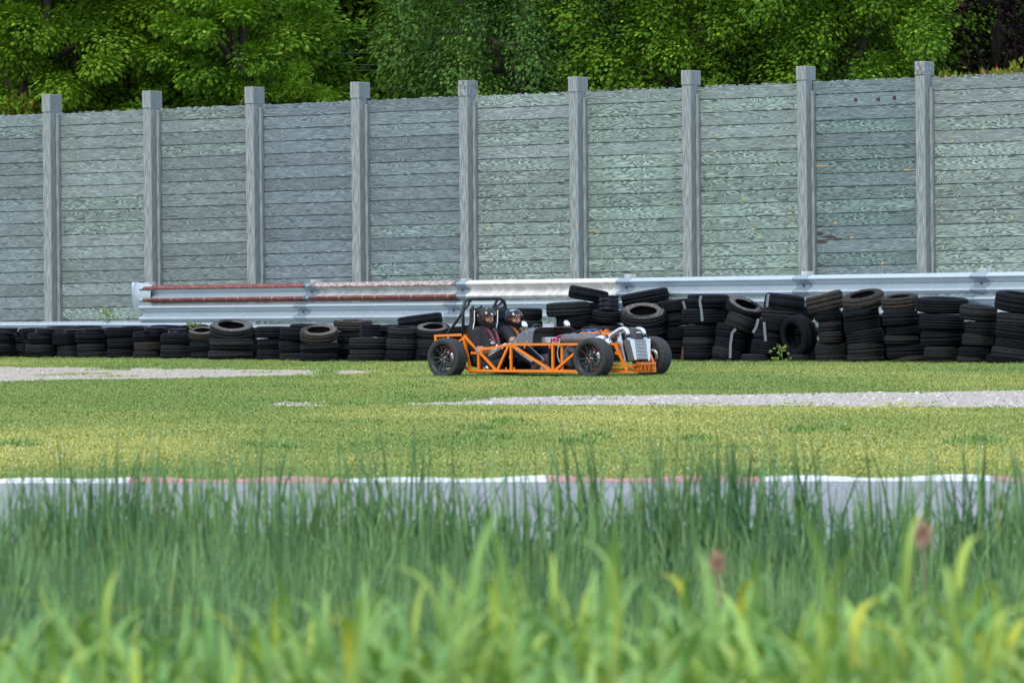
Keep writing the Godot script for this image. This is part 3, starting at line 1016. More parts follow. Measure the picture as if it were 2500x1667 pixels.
func put_tyre(cx: float, y0: float, y1: float, w: float, roll: float, pitch: float, look: int, z: float, label: String, grp: String, on_ground := false) -> void:
	var s := F / z
	var D := w / s
	var W := (y1 - y0) / s
	var bottom := at(cx, y1, z).y
	if on_ground:
		W = maxf(0.15, at(cx, y0, z).y - 0.0)
		bottom = 0.0
	var c := at(cx, (y0 + y1) * 0.5, z + D * 0.5)
	c.y = bottom + W * 0.5
	var h := hash(str(cx, y0))
	if look < 2 and h % 9 == 0:
		look = 2
	var o := top("tyre", tyre_meshes[h % tyre_meshes.size()], M.tyres[look % 4], label, "tyre", grp)
	if pitch != 0.0 or roll != 0.0:   # a tilted tyre shows its sidewall: keep its own section width
		W = minf(W, maxf(D * 0.28, W - D * absf(sin(deg_to_rad(roll))) * 0.3 - D * absf(sin(deg_to_rad(pitch))) * 0.8))
	var jig := float(h % 97) / 97.0 - 0.5   # nothing is stacked quite true
	var jig2 := float(h % 89) / 89.0 - 0.5
	c += Vector3(jig * 0.05, 0.0, jig2 * 0.06)
	roll += jig2 * 4.0
	var b := Basis(Vector3.BACK, deg_to_rad(-roll)) * Basis(Vector3.RIGHT, deg_to_rad(pitch)) * Basis(Vector3.UP, float(h % 628) * 0.01)
	o.transform = Transform3D(b * Basis.from_scale(Vector3(D, W, D)), c)
	if look >= 4:
		# dusty sidewall: a thin ring of dirt-grey rubber on the upper side
		var st := begin(true)
		lathe(st, [Vector2(0.470, 0.437), Vector2(0.446, 0.480), Vector2(0.416, 0.497), Vector2(0.380, 0.507), Vector2(0.345, 0.492), Vector2(0.312, 0.462), Vector2(0.301, 0.41)], 40)
		part("dusty_sidewall", done(st), M.dust, o)

func nth(i: int, n: int) -> String:
	if i == 0:
		return "topmost tyre"
	return ["bottom tyre", "second tyre up", "third tyre up", "fourth tyre up", "fifth tyre up", "sixth tyre up"][n - 1 - i]

func build_tyres() -> void:
	for v in 5:
		tyre_meshes.append(tyre_mesh([4, 2, 3, 2, 3][v], v == 4, v))
	var ringm := ring_mesh()
	# [name of the stack, shift in depth, [centre x, top, bottom, width, roll, pitch, look] from the top tyre down]
	var low := [
		[5, 0.0, [[2, 813, 841, 62, 0, 0, 0], [4, 842, 864, 60, 0, 0, 1], [6, 864, 890, 62, 0, 0, 0]]],
		[48, 0.7, [[48, 808, 838, 66, -6, 0, 0], [48, 838, 860, 60, 0, 0, 1], [50, 860, 890, 60, 0, 0, 0]]],
		[98, 0.0, [[97, 812, 840, 70, 0, 0, 1], [99, 841, 864, 71, 0, 0, 0], [98, 864, 890, 70, 0, 0, 1]]],
		[162, 0.35, [[160, 812, 844, 66, 0, 0, 0], [166, 844, 860, 60, 0, 0, 1], [166, 860, 890, 64, 0, 0, 1]]],
		[222, 0.0, [[222, 809, 838, 73, 0, 0, 0], [224, 838, 860, 68, 0, 0, 1], [221, 860, 890, 72, 0, 0, 2]]],
		[292, 0.0, [[294, 799, 824, 70, 0, 0, 0], [292, 824, 851, 69, 0, 0, 1], [290, 851, 890, 66, 0, 0, 1]]],
		[356, 0.0, [[359, 808, 834, 66, 0, 0, 1], [356, 834, 857, 65, 0, 0, 3], [355, 857, 890, 64, 0, 0, 2]]],
		[427, 0.0, [[428, 814, 841, 76, 0, 0, 1], [427, 841, 866, 73, 0, 0, 2], [426, 866, 890, 75, 0, 0, 1]]],
		[495, 0.3, [[494, 797, 832, 68, 0, 16, 7], [496, 832, 858, 62, 0, 0, 1], [496, 858, 890, 62, 0, 0, 1]]],
		[562, -0.1, [[563, 786, 827, 106, 3, 16, 6], [563, 826, 854, 107, 0, 0, 2], [562, 854, 892, 108, 0, 0, 2]]],
		[660, 0.3, [[661, 797, 826, 78, 0, 0, 1], [660, 826, 853, 72, 0, 0, 0], [660, 853, 892, 70, 0, 0, 1]]],
		[714, 0.25, [[714, 800, 832, 62, 4, 0, 0], [711, 831, 861, 62, -3, 0, 1], [712, 861, 892, 66, 2, 0, 2]]],
		[778, -0.2, [[777, 795, 838, 95, 0, 17, 7], [779, 838, 862, 96, 0, 0, 1], [778, 862, 894, 95, 0, 0, 1]]],
		[862, 1.0, [[862, 779, 809, 94, 0, 4, 7], [862, 809, 838, 90, 0, 0, 1], [862, 838, 865, 90, 0, 0, 0], [862, 865, 894, 90, 0, 0, 0]]],
		[900, 0.0, [[899, 824, 852, 90, 0, 0, 2], [899, 852, 880, 89, 0, 0, 2], [897, 880, 898, 90, 0, 0, 1]]],
		[980, 0.0, [[985, 795, 826, 77, 0, 5, 1], [981, 827, 854, 78, 0, 0, 2], [980, 854, 880, 76, 0, 0, 1], [978, 880, 898, 76, 0, 0, 1]]],
		[1058, 0.2, [[1060, 787, 828, 84, 0, 15, 6], [1058, 829, 853, 80, 0, 0, 1], [1054, 853, 881, 84, 0, 0, 1], [1054, 881, 898, 84, 0, 0, 1]]],
		[1022, 1.1, [[1024, 768, 797, 110, -9, 0, 1], [1030, 797, 826, 90, 0, 0, 0], [1030, 826, 856, 90, 0, 0, 1], [1030, 856, 896, 90, 0, 0, 0]]],
		[1140, 0.3, [[1140, 796, 826, 84, 0, 0, 1], [1138, 826, 856, 84, 0, 0, 0], [1140, 856, 896, 84, 0, 0, 0]]],
		[1222, 0.2, [[1222, 776, 806, 88, 0, 0, 1], [1220, 806, 836, 86, 0, 0, 0], [1222, 836, 866, 86, 0, 0, 1], [1222, 866, 896, 86, 0, 0, 0]]]]
	var back := [
		[1288, 0.2, [[1288, 752, 782, 74, 2, 0, 1], [1290, 782, 812, 74, 0, 0, 0], [1290, 812, 842, 74, 0, 0, 0], [1290, 842, 868, 74, 0, 0, 1], [1290, 868, 894, 74, 0, 0, 1]]],
		[1392, 0.0, [[1390, 736, 774, 108, -4, 0, 2], [1397, 770, 802, 90, 0, 0, 0], [1397, 802, 832, 90, 0, 0, 1], [1397, 832, 862, 90, 0, 0, 1], [1397, 862, 894, 90, 0, 0, 1]]],
		[1440, 0.8, [[1440, 700, 738, 98, 12, 0, 1], [1430, 738, 768, 90, 0, 0, 0], [1430, 768, 800, 90, 0, 0, 0], [1430, 800, 832, 90, 0, 0, 0], [1430, 832, 862, 90, 0, 0, 0], [1430, 862, 893, 90, 0, 0, 0]]],
		[1480, 0.2, [[1483, 754, 790, 78, 2, 6, 1], [1480, 788, 824, 84, 0, 6, 1], [1480, 822, 858, 84, 0, 0, 1], [1480, 858, 893, 84, 0, 0, 1]]],
		[1570, -0.1, [[1570, 743, 800, 112, 0, 21, 6], [1570, 794, 829, 114, 0, 8, 1], [1570, 828, 860, 108, 0, 0, 0], [1570, 859, 892, 108, 0, 0, 1]]],
		[1582, 0.9, [[1578, 708, 744, 118, -11, 0, 1], [1586, 742, 774, 98, 0, 0, 0], [1586, 774, 806, 98, 0, 0, 0], [1586, 806, 838, 98, 0, 0, 0], [1586, 838, 866, 98, 0, 0, 0], [1586, 866, 893, 98, 0, 0, 0]]],
		[1650, 0.5, [[1650, 730, 762, 86, -7, 0, 1], [1650, 760, 798, 84, -6, 0, 1], [1650, 797, 830, 84, 0, 0, 0], [1650, 830, 862, 84, 0, 0, 0], [1650, 862, 892, 84, 0, 0, 1]]]]
	var tall := [
		[1710, 0.0, [[1727, 718, 753, 102, -1, 0, 1], [1721, 752, 792, 108, -2, 0, 1], [1709, 792, 822, 79, 0, 0, 1], [1706, 822, 852, 76, 0, 0, 2], [1704, 851, 890, 74, 0, 0, 0]]],
		[1785, 0.0, [[1818, 722, 784, 92, 22, 20, 5], [1810, 764, 812, 74, 22, 0, 1], [1786, 790, 828, 76, 9, 0, 0], [1783, 822, 856, 76, 8, 0, 1], [1778, 846, 876, 72, 7, 0, 2], [1775, 876, 890, 76, 0, 0, 1]]],
		[1870, 0.0, [[1918, 716, 765, 99, 9, 0, 1], [1913, 750, 785, 102, 6, 0, 2], [1888, 779, 810, 76, 4, 0, 0], [1880, 803, 838, 76, 5, 0, 1], [1872, 829, 871, 80, 8, 0, 0], [1848, 864, 890, 76, 0, 0, 2]]],
		[1957, 0.15, [[1957, 870, 890, 63, 0, 0, 2]]],
		[2028, 0.1, [[2012, 712, 764, 94, -13, 0, 7], [2021, 755, 784, 66, -3, 0, 0], [2029, 780, 809, 57, -2, 0, 1], [2029, 809, 839, 57, -2, 0, 1], [2031, 839, 867, 76, 0, 0, 2], [2028, 867, 890, 80, 0, 0, 2]]],
		[2105, -0.05, [[2110, 704, 764, 106, -13, 12, 3], [2105, 744, 785, 90, -9, 0, 1], [2104, 774, 814, 90, -8, 0, 0], [2113, 802, 845, 92, -8, 0, 1], [2117, 834, 872, 90, -5, 0, 2], [2113, 870, 892, 90, -2, 0, 2]]],
		[2197, 0.0, [[2196, 716, 762, 92, -4, 7, 3], [2198, 756, 796, 88, -4, 0, 1], [2202, 795, 819, 82, -1, 0, 0], [2205, 819, 841, 84, 0, 0, 2], [2212, 841, 876, 94, 0, 0, 1], [2215, 876, 892, 86, 0, 0, 3]]],
		[2300, -0.05, [[2302, 723, 767, 128, 2, 3, 1], [2300, 767, 807, 112, 1, 0, 1], [2300, 807, 845, 104, 0, 0, 0], [2301, 846, 876, 84, 0, 0, 2], [2300, 876, 893, 80, 0, 0, 2]]],
		[2382, 0.0, [[2389, 742, 785, 93, 4, 4, 2], [2394, 785, 821, 80, 3, 0, 1], [2386, 814, 846, 78, 3, 0, 1], [2380, 846, 875, 76, 1, 0, 0], [2375, 875, 893, 74, 1, 0, 2]]],
		[2478, -0.05, [[2482, 708, 768, 112, 8, 6, 1], [2486, 763, 800, 102, 6, 0, 2], [2482, 794, 832, 100, 8, 0, 0], [2478, 824, 857, 98, 7, 0, 1], [2472, 848, 888, 108, 6, 0, 2], [2468, 882, 895, 112, 3, 0, 0]]]]
	var ord := ["first", "second", "third", "fourth", "fifth", "sixth", "seventh", "eighth", "ninth", "tenth", "eleventh", "twelfth", "thirteenth", "fourteenth"]
	for g in 3:
		var sets: Array = [low, back, tall][g]
		for k in sets.size():
			var stack: Array = sets[k]
			var name_of: String
			if g == 0:
				name_of = "of %s low stack from flared rail end towards bare wall" % ord[5 - k] if k < 6 else "of %s low stack from flared rail end towards car" % ord[k - 6]
			elif g == 1:
				name_of = "of %s stack behind the car counted from its roll bar" % ord[k]
			else:
				name_of = "of the %s tall stack past the car's nose" % ord[k]
			var z: float = tyre_z(stack[0]) + stack[1]
			var rows: Array = stack[2]
			for r in rows.size():
				var q: Array = rows[r]
				var lookw: String = ["black", "worn black", "grey black", "dusty brown", "black", "worn black", "dirty-sided", "dusty pale-sided"][q[6]]
				put_tyre(q[0], q[1], q[2], q[3], q[4], q[5], q[6], z, lookw + " " + nth(r, rows.size()) + " " + name_of, "tyres stacked as a barrier", r == rows.size() - 1)
	# the tyre standing on edge
	var zz := tyre_z(1950) + 0.0
	var o := top("tyre", tyre_meshes[1], M.tyres[1], "black tyre standing upright on a flat one among the tall stacks", "tyre", "tyres stacked as a barrier")
	var s := F / zz
	o.transform = Transform3D(Basis(Vector3.UP, deg_to_rad(38.0)) * Basis(Vector3.BACK, deg_to_rad(-82.0)) * Basis.from_scale(Vector3(101 / s, 0.27, 101 / s)), at(1950, 819, zz + 0.3))
	# piles of bare rims
	for p in [[904, 792, 823, 57, 4, 0.0, "dark blue steel rim in the pile of four on a low stack"], [1487, 722, 756, 54, 3, 0.1, "black steel rim in the pile of three behind the engine"]]:
		var z: float = tyre_z(p[0]) + p[5]
		var n: int = p[4]
		for i in n:
			var y0 := lerpf(p[1], p[2], float(i) / n)
			var y1 := lerpf(p[1], p[2], float(i + 1) / n)
			var sc := F / z
			var rm := top("wheel_rim", ringm, M.rim_steel, p[6], "wheel rim", "bare rims piled on the tyres")
			rm.transform = Transform3D(Basis.from_scale(Vector3(p[3] / sc, (y1 - y0) / sc * 0.97, p[3] / sc)), at(p[0], (y0 + y1) * 0.5, z + 0.4))
	# bare rims laid flat on single low stacks
	var flat := [[15, 801, 812, 62, "old bare rim lying on the outermost low stack by the bare wall"], [110, 802, 811, 56, "thin bare rim lying on the fourth low stack towards the bare wall"], [190, 804, 812, 74, "flat bare rim lying between two low stacks by the bare wall"], [228, 802, 809, 58, "bare rim lying on the second low stack towards the bare wall"], [378, 799, 807, 58, "bare grey rim lying on the low stack under the flared end"], [432, 803, 814, 52, "blue bare rim sitting in the second low stack past the flared end"]]
	for p in flat:
		var z := tyre_z(p[0])
		var sc := F / z
		var rm := top("wheel_rim", ringm, M.rim_steel, p[4], "wheel rim", "bare rims piled on the tyres")
		rm.transform = Transform3D(Basis(Vector3.RIGHT, 0.05) * Basis.from_scale(Vector3(p[3] / sc, (p[2] - p[1]) / sc, p[3] / sc)), at(p[0], (p[1] + p[2]) * 0.5, z + 0.33))
	# second row of low tyres, only their tops show over the first row
	var tops := [[80, 800, 70], [150, 796, 84], [215, 795, 70], [268, 800, 62], [330, 796, 76], [405, 793, 78], [470, 792, 72], [600, 799, 72], [690, 797, 80], [745, 790, 76], [955, 792, 70]]
	for p in tops:
		var z := tyre_z(p[0]) + 0.95
		var y1: float = p[1] + 28.0
		put_tyre(p[0], p[1], y1, p[2], 0, 3, 0, z, "black tyre in the back row whose top shows over the low stacks", "tyres in the hidden back row")
		put_tyre(p[0], y1, 888, p[2] * 1.02, 0, 0, 0, z, "black tyre low in the back row behind the low stacks", "tyres in the hidden back row", true)
	# added second row of tyres, put in to darken the gaps between tall stacks
	for p in [[1748, 745], [1838, 800], [1945, 750], [2068, 760], [2152, 770], [2250, 765], [2345, 785], [2432, 775]]:
		var z := tyre_z(p[0]) + 0.75
		var n := int((890.0 - p[1]) / 31.0)
		for i in n:
			put_tyre(p[0] + 3.0 * (i % 2), lerpf(p[1], 890.0, float(i) / n), lerpf(p[1], 890.0, float(i + 1) / n), 92, 0, 0, 0, z, "added black tyre of a second row that darkens the gaps between the tall stacks", "added tyres that darken the gaps between the tall stacks", i == n - 1)
	# webbing straps that tie the stacks
	var straps := [
		[[[1712, 722], [1709, 735], [1713, 760], [1715, 784]], -0.02, "pale webbing strap hanging over the first tall stack past the car's nose"],
		[[[1668, 735], [1672, 748], [1673, 757]], 0.1, "short forked strap at the edge of the first tall stack"],
		[[[1797, 803], [1788, 812], [1784, 840], [1783, 874]], -0.03, "grey strap down the second tall stack past the car's nose"],
		[[[1866, 786], [1868, 812], [1870, 833]], -0.02, "broad grey strap tied round the third tall stack"],
		[[[1852, 778], [1847, 798], [1839, 812]], -0.02, "loose strap end hanging aside the third tall stack"],
		[[[1877, 717], [1874, 735], [1873, 749]], -0.05, "strap across the topmost tyre of the third tall stack"],
		[[[1355, 777], [1355, 802]], -0.02, "faint strap on the second stack behind the car"],
		[[[1669, 845], [1666, 870], [1667, 884]], 0.0, "brown stained strap end by the first tall stack's foot"]]
	for q in straps:
		var z: float = tyre_z(q[0][0][0]) + q[1]
		var st := begin()
		var pts: Array = q[0]
		var w := 0.042
		for i in pts.size() - 1:
			var a := at(pts[i][0], pts[i][1], z)
			var b := at(pts[i + 1][0], pts[i + 1][1], z)
			var n := (b - a).cross(Vector3.BACK).normalized() * w * 0.5
			var th := Vector3(0, 0, 0.004)
			oquad(st, a - n + th, a + n + th, b + n + th, b - n + th, Vector3.BACK)
			oquad(st, a - n - th, a + n - th, b + n - th, b - n - th, Vector3.FORWARD)
			oquad(st, a - n - th, a - n + th, b - n + th, b - n - th, -n)
			oquad(st, a + n - th, a + n + th, b + n + th, b + n - th, n)
		top("webbing_strap", done(st), M.strap if not q[2].begins_with("brown") else M.rust, q[2], "strap")
	# small weeds growing by the tyres
	for q in [[1908, 868, 0.34, "yellow green leafy weed sprouting before the upright tyre", 83.3], [265, 772, 0.28, "small green weed growing at the wall's foot by the flared end", 99.0], [470, 795, 0.12, "sprig of weeds under the guard rail behind the low stacks", 95.2]]:
		var st := begin()
		var rng := RandomNumberGenerator.new()
		rng.seed = int(q[0])
		var p := at(q[0], q[1], q[4])
		for i in 34:
			var a := rng.randf() * TAU
			var c := p + Vector3(cos(a) * rng.randf() * 0.16, rng.randf_range(-0.5, 0.5) * q[2], sin(a) * rng.randf() * 0.06)
			var d := Vector3(cos(a), rng.randf_range(-0.2, 0.7), sin(a) * 0.6).normalized() * 0.06
			var sd := d.cross(Vector3(0.2, 0.3, 1)).normalized() * 0.022
			st.set_color(Color(0.2, 0.27, 0.06) * rng.randf_range(0.6, 1.2))
			tri(st, c, c + d * 0.6 + sd, c + d)
			tri(st, c, c + d, c + d * 0.6 - sd)
		var w := thing("weed", q[3], "weed", Vector3(p.x, 0, p.z))
		var lf := part("leaves", done(st), M.leaf, w)
		lf.position = -w.position
		lf.set_meta("kind", "stuff")
		part("stem", tube_mesh([Vector3.ZERO, Vector3(0.02, p.y * 0.5, 0.01), Vector3(0, p.y + q[2] * 0.4, 0)], 0.006, 5), M.stem, w)

# ---------------------------------------------------------------- trees
func crown_mesh(sd: int, center: Vector3, radii: Vector3, clumps: int, cr: float, leaves: int, len0: float, wid: float, droop: float, cols: Array, flat := 1.0) -> Array:
	var rng := RandomNumberGenerator.new()
	rng.seed = sd
	var v := PackedVector3Array()
	var nn := PackedVector3Array()
	var cc := PackedColorArray()
	var ix := PackedInt32Array()
	var centers := []
	for i in clumps:
		# spread evenly over the crown's shell, a few inside
		var y := 1.0 - 2.0 * (i + 0.5) / clumps
		var a := i * 2.39996 + rng.randf_range(-0.25, 0.25)
		var rr := sqrt(1.0 - y * y)
		var d := Vector3(cos(a) * rr, y, sin(a) * rr)
		var k := rng.randf_range(0.66, 1.1) if i % 4 else rng.randf_range(0.35, 0.7)
		var c := center + d * radii * k
		centers.append(c)
		var r := cr * rng.randf_range(0.7, 1.3)
		var hue := rng.randf()
		for j in leaves:
			var o := Vector3(rng.randfn(), rng.randfn(), rng.randfn()).normalized()
			var p := c + o * Vector3(r, r * flat, r) * pow(rng.randf(), 0.45)
			var dir := (o + d * 0.6 + Vector3(rng.randf_range(-0.5, 0.5), -droop + rng.randf_range(-0.4, 0.4), rng.randf_range(-0.5, 0.5))).normalized()
			var nrm := (Vector3.UP * 0.9 + o * 0.7 + Vector3(rng.randf_range(-0.6, 0.6), rng.randf_range(-0.4, 0.4), rng.randf_range(-0.6, 0.6)))
			nrm = (nrm - dir * nrm.dot(dir)).normalized()
			var l := len0 * rng.randf_range(0.65, 1.25)
			var sd2 := dir.cross(nrm) * wid * l
			var q := clampf(hue * 0.55 + rng.randf() * 0.55, 0.0, 1.0)
			var col: Color = cols[0].lerp(cols[1], q)
			if cols.size() > 2 and rng.randf() < 0.06:
				col = cols[2]
			var n0 := v.size()
			v.append(p)
			v.append(p + dir * l * 0.5 + sd2 - nrm * l * 0.06)
			v.append(p + dir * l - nrm * l * 0.14)
			v.append(p + dir * l * 0.5 - sd2 - nrm * l * 0.06)
			for q2 in 4:
				nn.append(nrm)
				cc.append(col)
			ix.append_array([n0, n0 + 2, n0 + 1, n0, n0 + 3, n0 + 2])
	var arr := []
	arr.resize(Mesh.ARRAY_MAX)
	arr[Mesh.ARRAY_VERTEX] = v
	arr[Mesh.ARRAY_NORMAL] = nn
	arr[Mesh.ARRAY_COLOR] = cc
	arr[Mesh.ARRAY_INDEX] = ix
	var m := ArrayMesh.new()
	m.add_surface_from_arrays(Mesh.PRIMITIVE_TRIANGLES, arr)
	return [m, centers]

func make_tree(kind: Dictionary) -> Dictionary:
	var made := crown_mesh(kind.seed, Vector3(0, kind.h, 0), kind.r, kind.clumps, kind.cr, kind.leaves, kind.leaf, kind.wid, kind.droop, kind.cols, kind.get("flat", 1.0))
	var limbs := []
	var rng := RandomNumberGenerator.new()
	rng.seed = kind.seed
	var base_h: float = kind.h - kind.r.y * 0.75
	for i in 9:
		var c: Vector3 = made[1][rng.randi() % made[1].size()]
		var b := Vector3(0, lerpf(base_h, kind.h, rng.randf()), 0)
		var mid := b.lerp(c, 0.5) + Vector3(0, 0.25, 0)
		limbs.append(tube_mesh(arc([b, mid, c], 4), [0.09, 0.08, 0.075, 0.07, 0.06, 0.05, 0.04, 0.03, 0.02], 6))
	var trunk := tube_mesh([Vector3(0, -0.1, 0), Vector3(0.05, kind.h * 0.4, 0.03), Vector3(0, kind.h, 0), Vector3(0.05, kind.h + kind.r.y * 0.6, 0)], [0.24, 0.19, 0.12, 0.04], 9)
	return {"crown": made[0], "limbs": limbs, "trunk": trunk}

func put_tree(called: String, t: Dictionary, px: float, z: float, turn: float, s: float, label: String, grp: String, dy := 0.0) -> void:
	var p := at(px, 700, z)
	var o := thing(called, label, "tree", Vector3(p.x, dy, p.z), turn, grp)
	o.scale = Vector3.ONE * s
	part("crown", t.crown, M.leaf, o).set_meta("kind", "stuff")
	part("trunk", t.trunk, M.bark, o)
	for l in t.limbs:
		part("limb", l, M.bark, o)

func build_trees() -> void:
	var maple := make_tree({"seed": 1, "h": 6.3, "r": Vector3(2.9, 3.6, 2.9), "clumps": 95, "cr": 0.6, "leaves": 560, "leaf": 0.12, "wid": 0.34, "droop": 0.55, "flat": 0.6, "cols": [Color(0.075, 0.175, 0.014), Color(0.20, 0.355, 0.028), Color(0.32, 0.44, 0.035)]})
	var maple2 := make_tree({"seed": 2, "h": 6.0, "r": Vector3(2.3, 3.4, 2.3), "clumps": 70, "cr": 0.56, "leaves": 580, "leaf": 0.125, "wid": 0.33, "droop": 0.45, "flat": 0.6, "cols": [Color(0.075, 0.19, 0.016), Color(0.21, 0.39, 0.035), Color(0.32, 0.48, 0.05)]})
	var birch := make_tree({"seed": 3, "h": 6.6, "r": Vector3(3.1, 3.9, 3.0), "clumps": 105, "cr": 0.64, "leaves": 640, "leaf": 0.09, "wid": 0.36, "droop": 0.8, "flat": 1.25, "cols": [Color(0.05, 0.125, 0.03), Color(0.135, 0.265, 0.055), Color(0.24, 0.38, 0.055)]})
	var elm := make_tree({"seed": 4, "h": 6.2, "r": Vector3(2.6, 3.6, 2.6), "clumps": 80, "cr": 0.62, "leaves": 700, "leaf": 0.095, "wid": 0.38, "droop": 0.6, "flat": 1.05, "cols": [Color(0.055, 0.14, 0.014), Color(0.17, 0.33, 0.03), Color(0.3, 0.44, 0.03)]})
	var dark := make_tree({"seed": 5, "h": 8.5, "r": Vector3(3.6, 7.8, 3.4), "clumps": 170, "cr": 1.0, "leaves": 300, "leaf": 0.2, "wid": 0.3, "droop": 0.6, "cols": [Color(0.055, 0.14, 0.014), Color(0.17, 0.33, 0.03)]})
	var plum := make_tree({"seed": 6, "h": 5.2, "r": Vector3(1.5, 2.2, 1.5), "clumps": 50, "cr": 0.5, "leaves": 260, "leaf": 0.12, "wid": 0.36, "droop": 0.5, "cols": [Color(0.012, 0.008, 0.012), Color(0.035, 0.02, 0.028)]})
	var sumac := make_tree({"seed": 7, "h": 4.6, "r": Vector3(1.0, 0.95, 0.9), "clumps": 40, "cr": 0.32, "leaves": 150, "leaf": 0.14, "wid": 0.26, "droop": -0.1, "cols": [Color(0.08, 0.14, 0.015), Color(0.24, 0.27, 0.04), Color(0.4, 0.2, 0.04)]})
	put_tree("maple_tree", maple, 120, 106.8, 0.4, 1.0, "broad yellow green maple tree behind the wall's far end", "trees behind the wall")
	put_tree("maple_tree", maple, 330, 108.5, 2.1, 0.97, "darker yellow green maple tree second from the wall's far end", "trees behind the wall")
	put_tree("maple_tree", maple2, 600, 105.6, 1.1, 1.0, "bright green maple tree beside the dark gap in the woods", "trees behind the wall")
	put_tree("maple_tree", maple2, 715, 104.2, 3.6, 0.5, "low bright green maple sapling reaching into the dark gap", "trees behind the wall", 1.15)
	put_tree("birch_tree", birch, 1285, 104.5, 0.2, 1.0, "fine-leaved hanging birch tree on the other side of the dark gap", "trees behind the wall")
	put_tree("birch_tree", birch, 1530, 106.5, 2.6, 1.0, "fine-leaved birch tree with bare twigs showing in its crown", "trees behind the wall")
	put_tree("elm_tree", elm, 1720, 102.6, 0.9, 1.0, "leafy green elm tree next to the birches", "trees behind the wall")
	put_tree("elm_tree", elm, 1905, 103.2, 2.9, 1.0, "bright tipped green elm tree in the middle of the three elms", "trees behind the wall")
	put_tree("elm_tree", elm, 2085, 101.3, 4.4, 0.97, "green elm tree beside the brown pole", "trees behind the wall")
	put_tree("plum_tree", plum, 2440, 103.0, 0.0, 1.0, "dark purple-leaved plum tree beyond the brown pole", "trees behind the wall", 0.4)
	put_tree("elm_tree", elm, 2790, 103.0, 5.5, 0.95, "yellow green tree at the wall's near end past the plum tree", "trees behind the wall")
	put_tree("sumac_bush", sumac, 2345, 98.6, 0.0, 1.0, "yellow green sumac bush with orange tips next to the pole", "sumac bushes above the wall", -0.42)
	put_tree("sumac_bush", sumac, 2470, 97.8, 2.0, 1.02, "larger yellow sumac bush near the plum tree", "sumac bushes above the wall", -0.40)
	put_tree("sumac_bush", sumac, 30, 105.2, 4.0, 0.93, "low yellow green sumac bush at the wall's far end", "sumac bushes above the wall")
	var k := 0
	for px in [-150, 180, 430, 640, 830, 1000, 1240, 1500, 1760, 2020, 2280, 2520, 2750]:
		put_tree("forest_tree", dark, px, 115.0 + 2.0 * (k % 2) + (3.5 if px > 550 and px < 1100 else 0.0), k * 1.3, 1.0, "dark forest tree standing in the shade behind the lighter trees", "dark trees of the wood")
		k += 1
	for px in [-20, 300, 540, 760, 930, 1120, 1380, 1640, 1900, 2150, 2400, 2640]:
		put_tree("forest_tree", dark, px, 122.5 + 1.5 * (k % 2), k * 1.7, 1.12, "dark forest tree standing in the shade behind the lighter trees", "dark trees of the wood")
		k += 1
	for px in [-250, 150, 600, 850, 1250, 1700, 2200, 2700]:
		put_tree("forest_tree", dark, px, 130.0 + (k % 3), k * 2.1, 1.3, "dark forest tree standing in the shade behind the lighter trees", "dark trees of the wood")
		k += 1
	# brown utility pole with its wires
	var pp := at(2357, 700, 102.4)
	var pole := thing("utility_pole", "reddish brown wooden utility pole rising behind the wall", "pole", Vector3(pp.x, 0, pp.z))
	part("shaft", tube_mesh([Vector3.ZERO, Vector3(0, 5, 0), Vector3(0, 10.5, 0)], [0.16, 0.14, 0.12], 14), M.pole, pole)
	part("crossarm", box_mesh(Vector3(1.8, 0.11, 0.09), 0.01), M.pole, pole).position = Vector3(0, 9.9, 0.16)
	for w in [[[745, 131], [1010, 128], "thin wire strung high across the dark gap in the woods"], [[715, 160], [1050, 156], "thin wire strung in the middle of the dark gap"], [[700, 176], [1050, 168], "thin wire strung low across the dark gap"], [[820, 218], [1100, 213], "green wire just above the wall by the dark gap"], [[2390, 124], [2560, 123], "thin wire beyond the brown pole"]]:
		var a := at(w[0][0], w[0][1], 109.0)
		var b := at(w[1][0], w[1][1], 108.0)
		var d := (b - a)
		top("wire", tube_mesh([a - d * 2.0 + Vector3(0, 0.0, 0), a, b, b + d * 1.5], 0.006, 4), M.wire, w[2], "wire")

# ---------------------------------------------------------------- bodies: smooth union of tapered bones, meshed as surface nets
func cap_dist(p: Vector3, b: Array) -> float:
	var a: Vector3 = b[0]
	var d: Vector3 = b[1] - a
	var t := clampf((p - a).dot(d) / maxf(d.length_squared(), 1e-9), 0.0, 1.0)
	return p.distance_to(a + d * t) - lerpf(b[2], b[3], t)

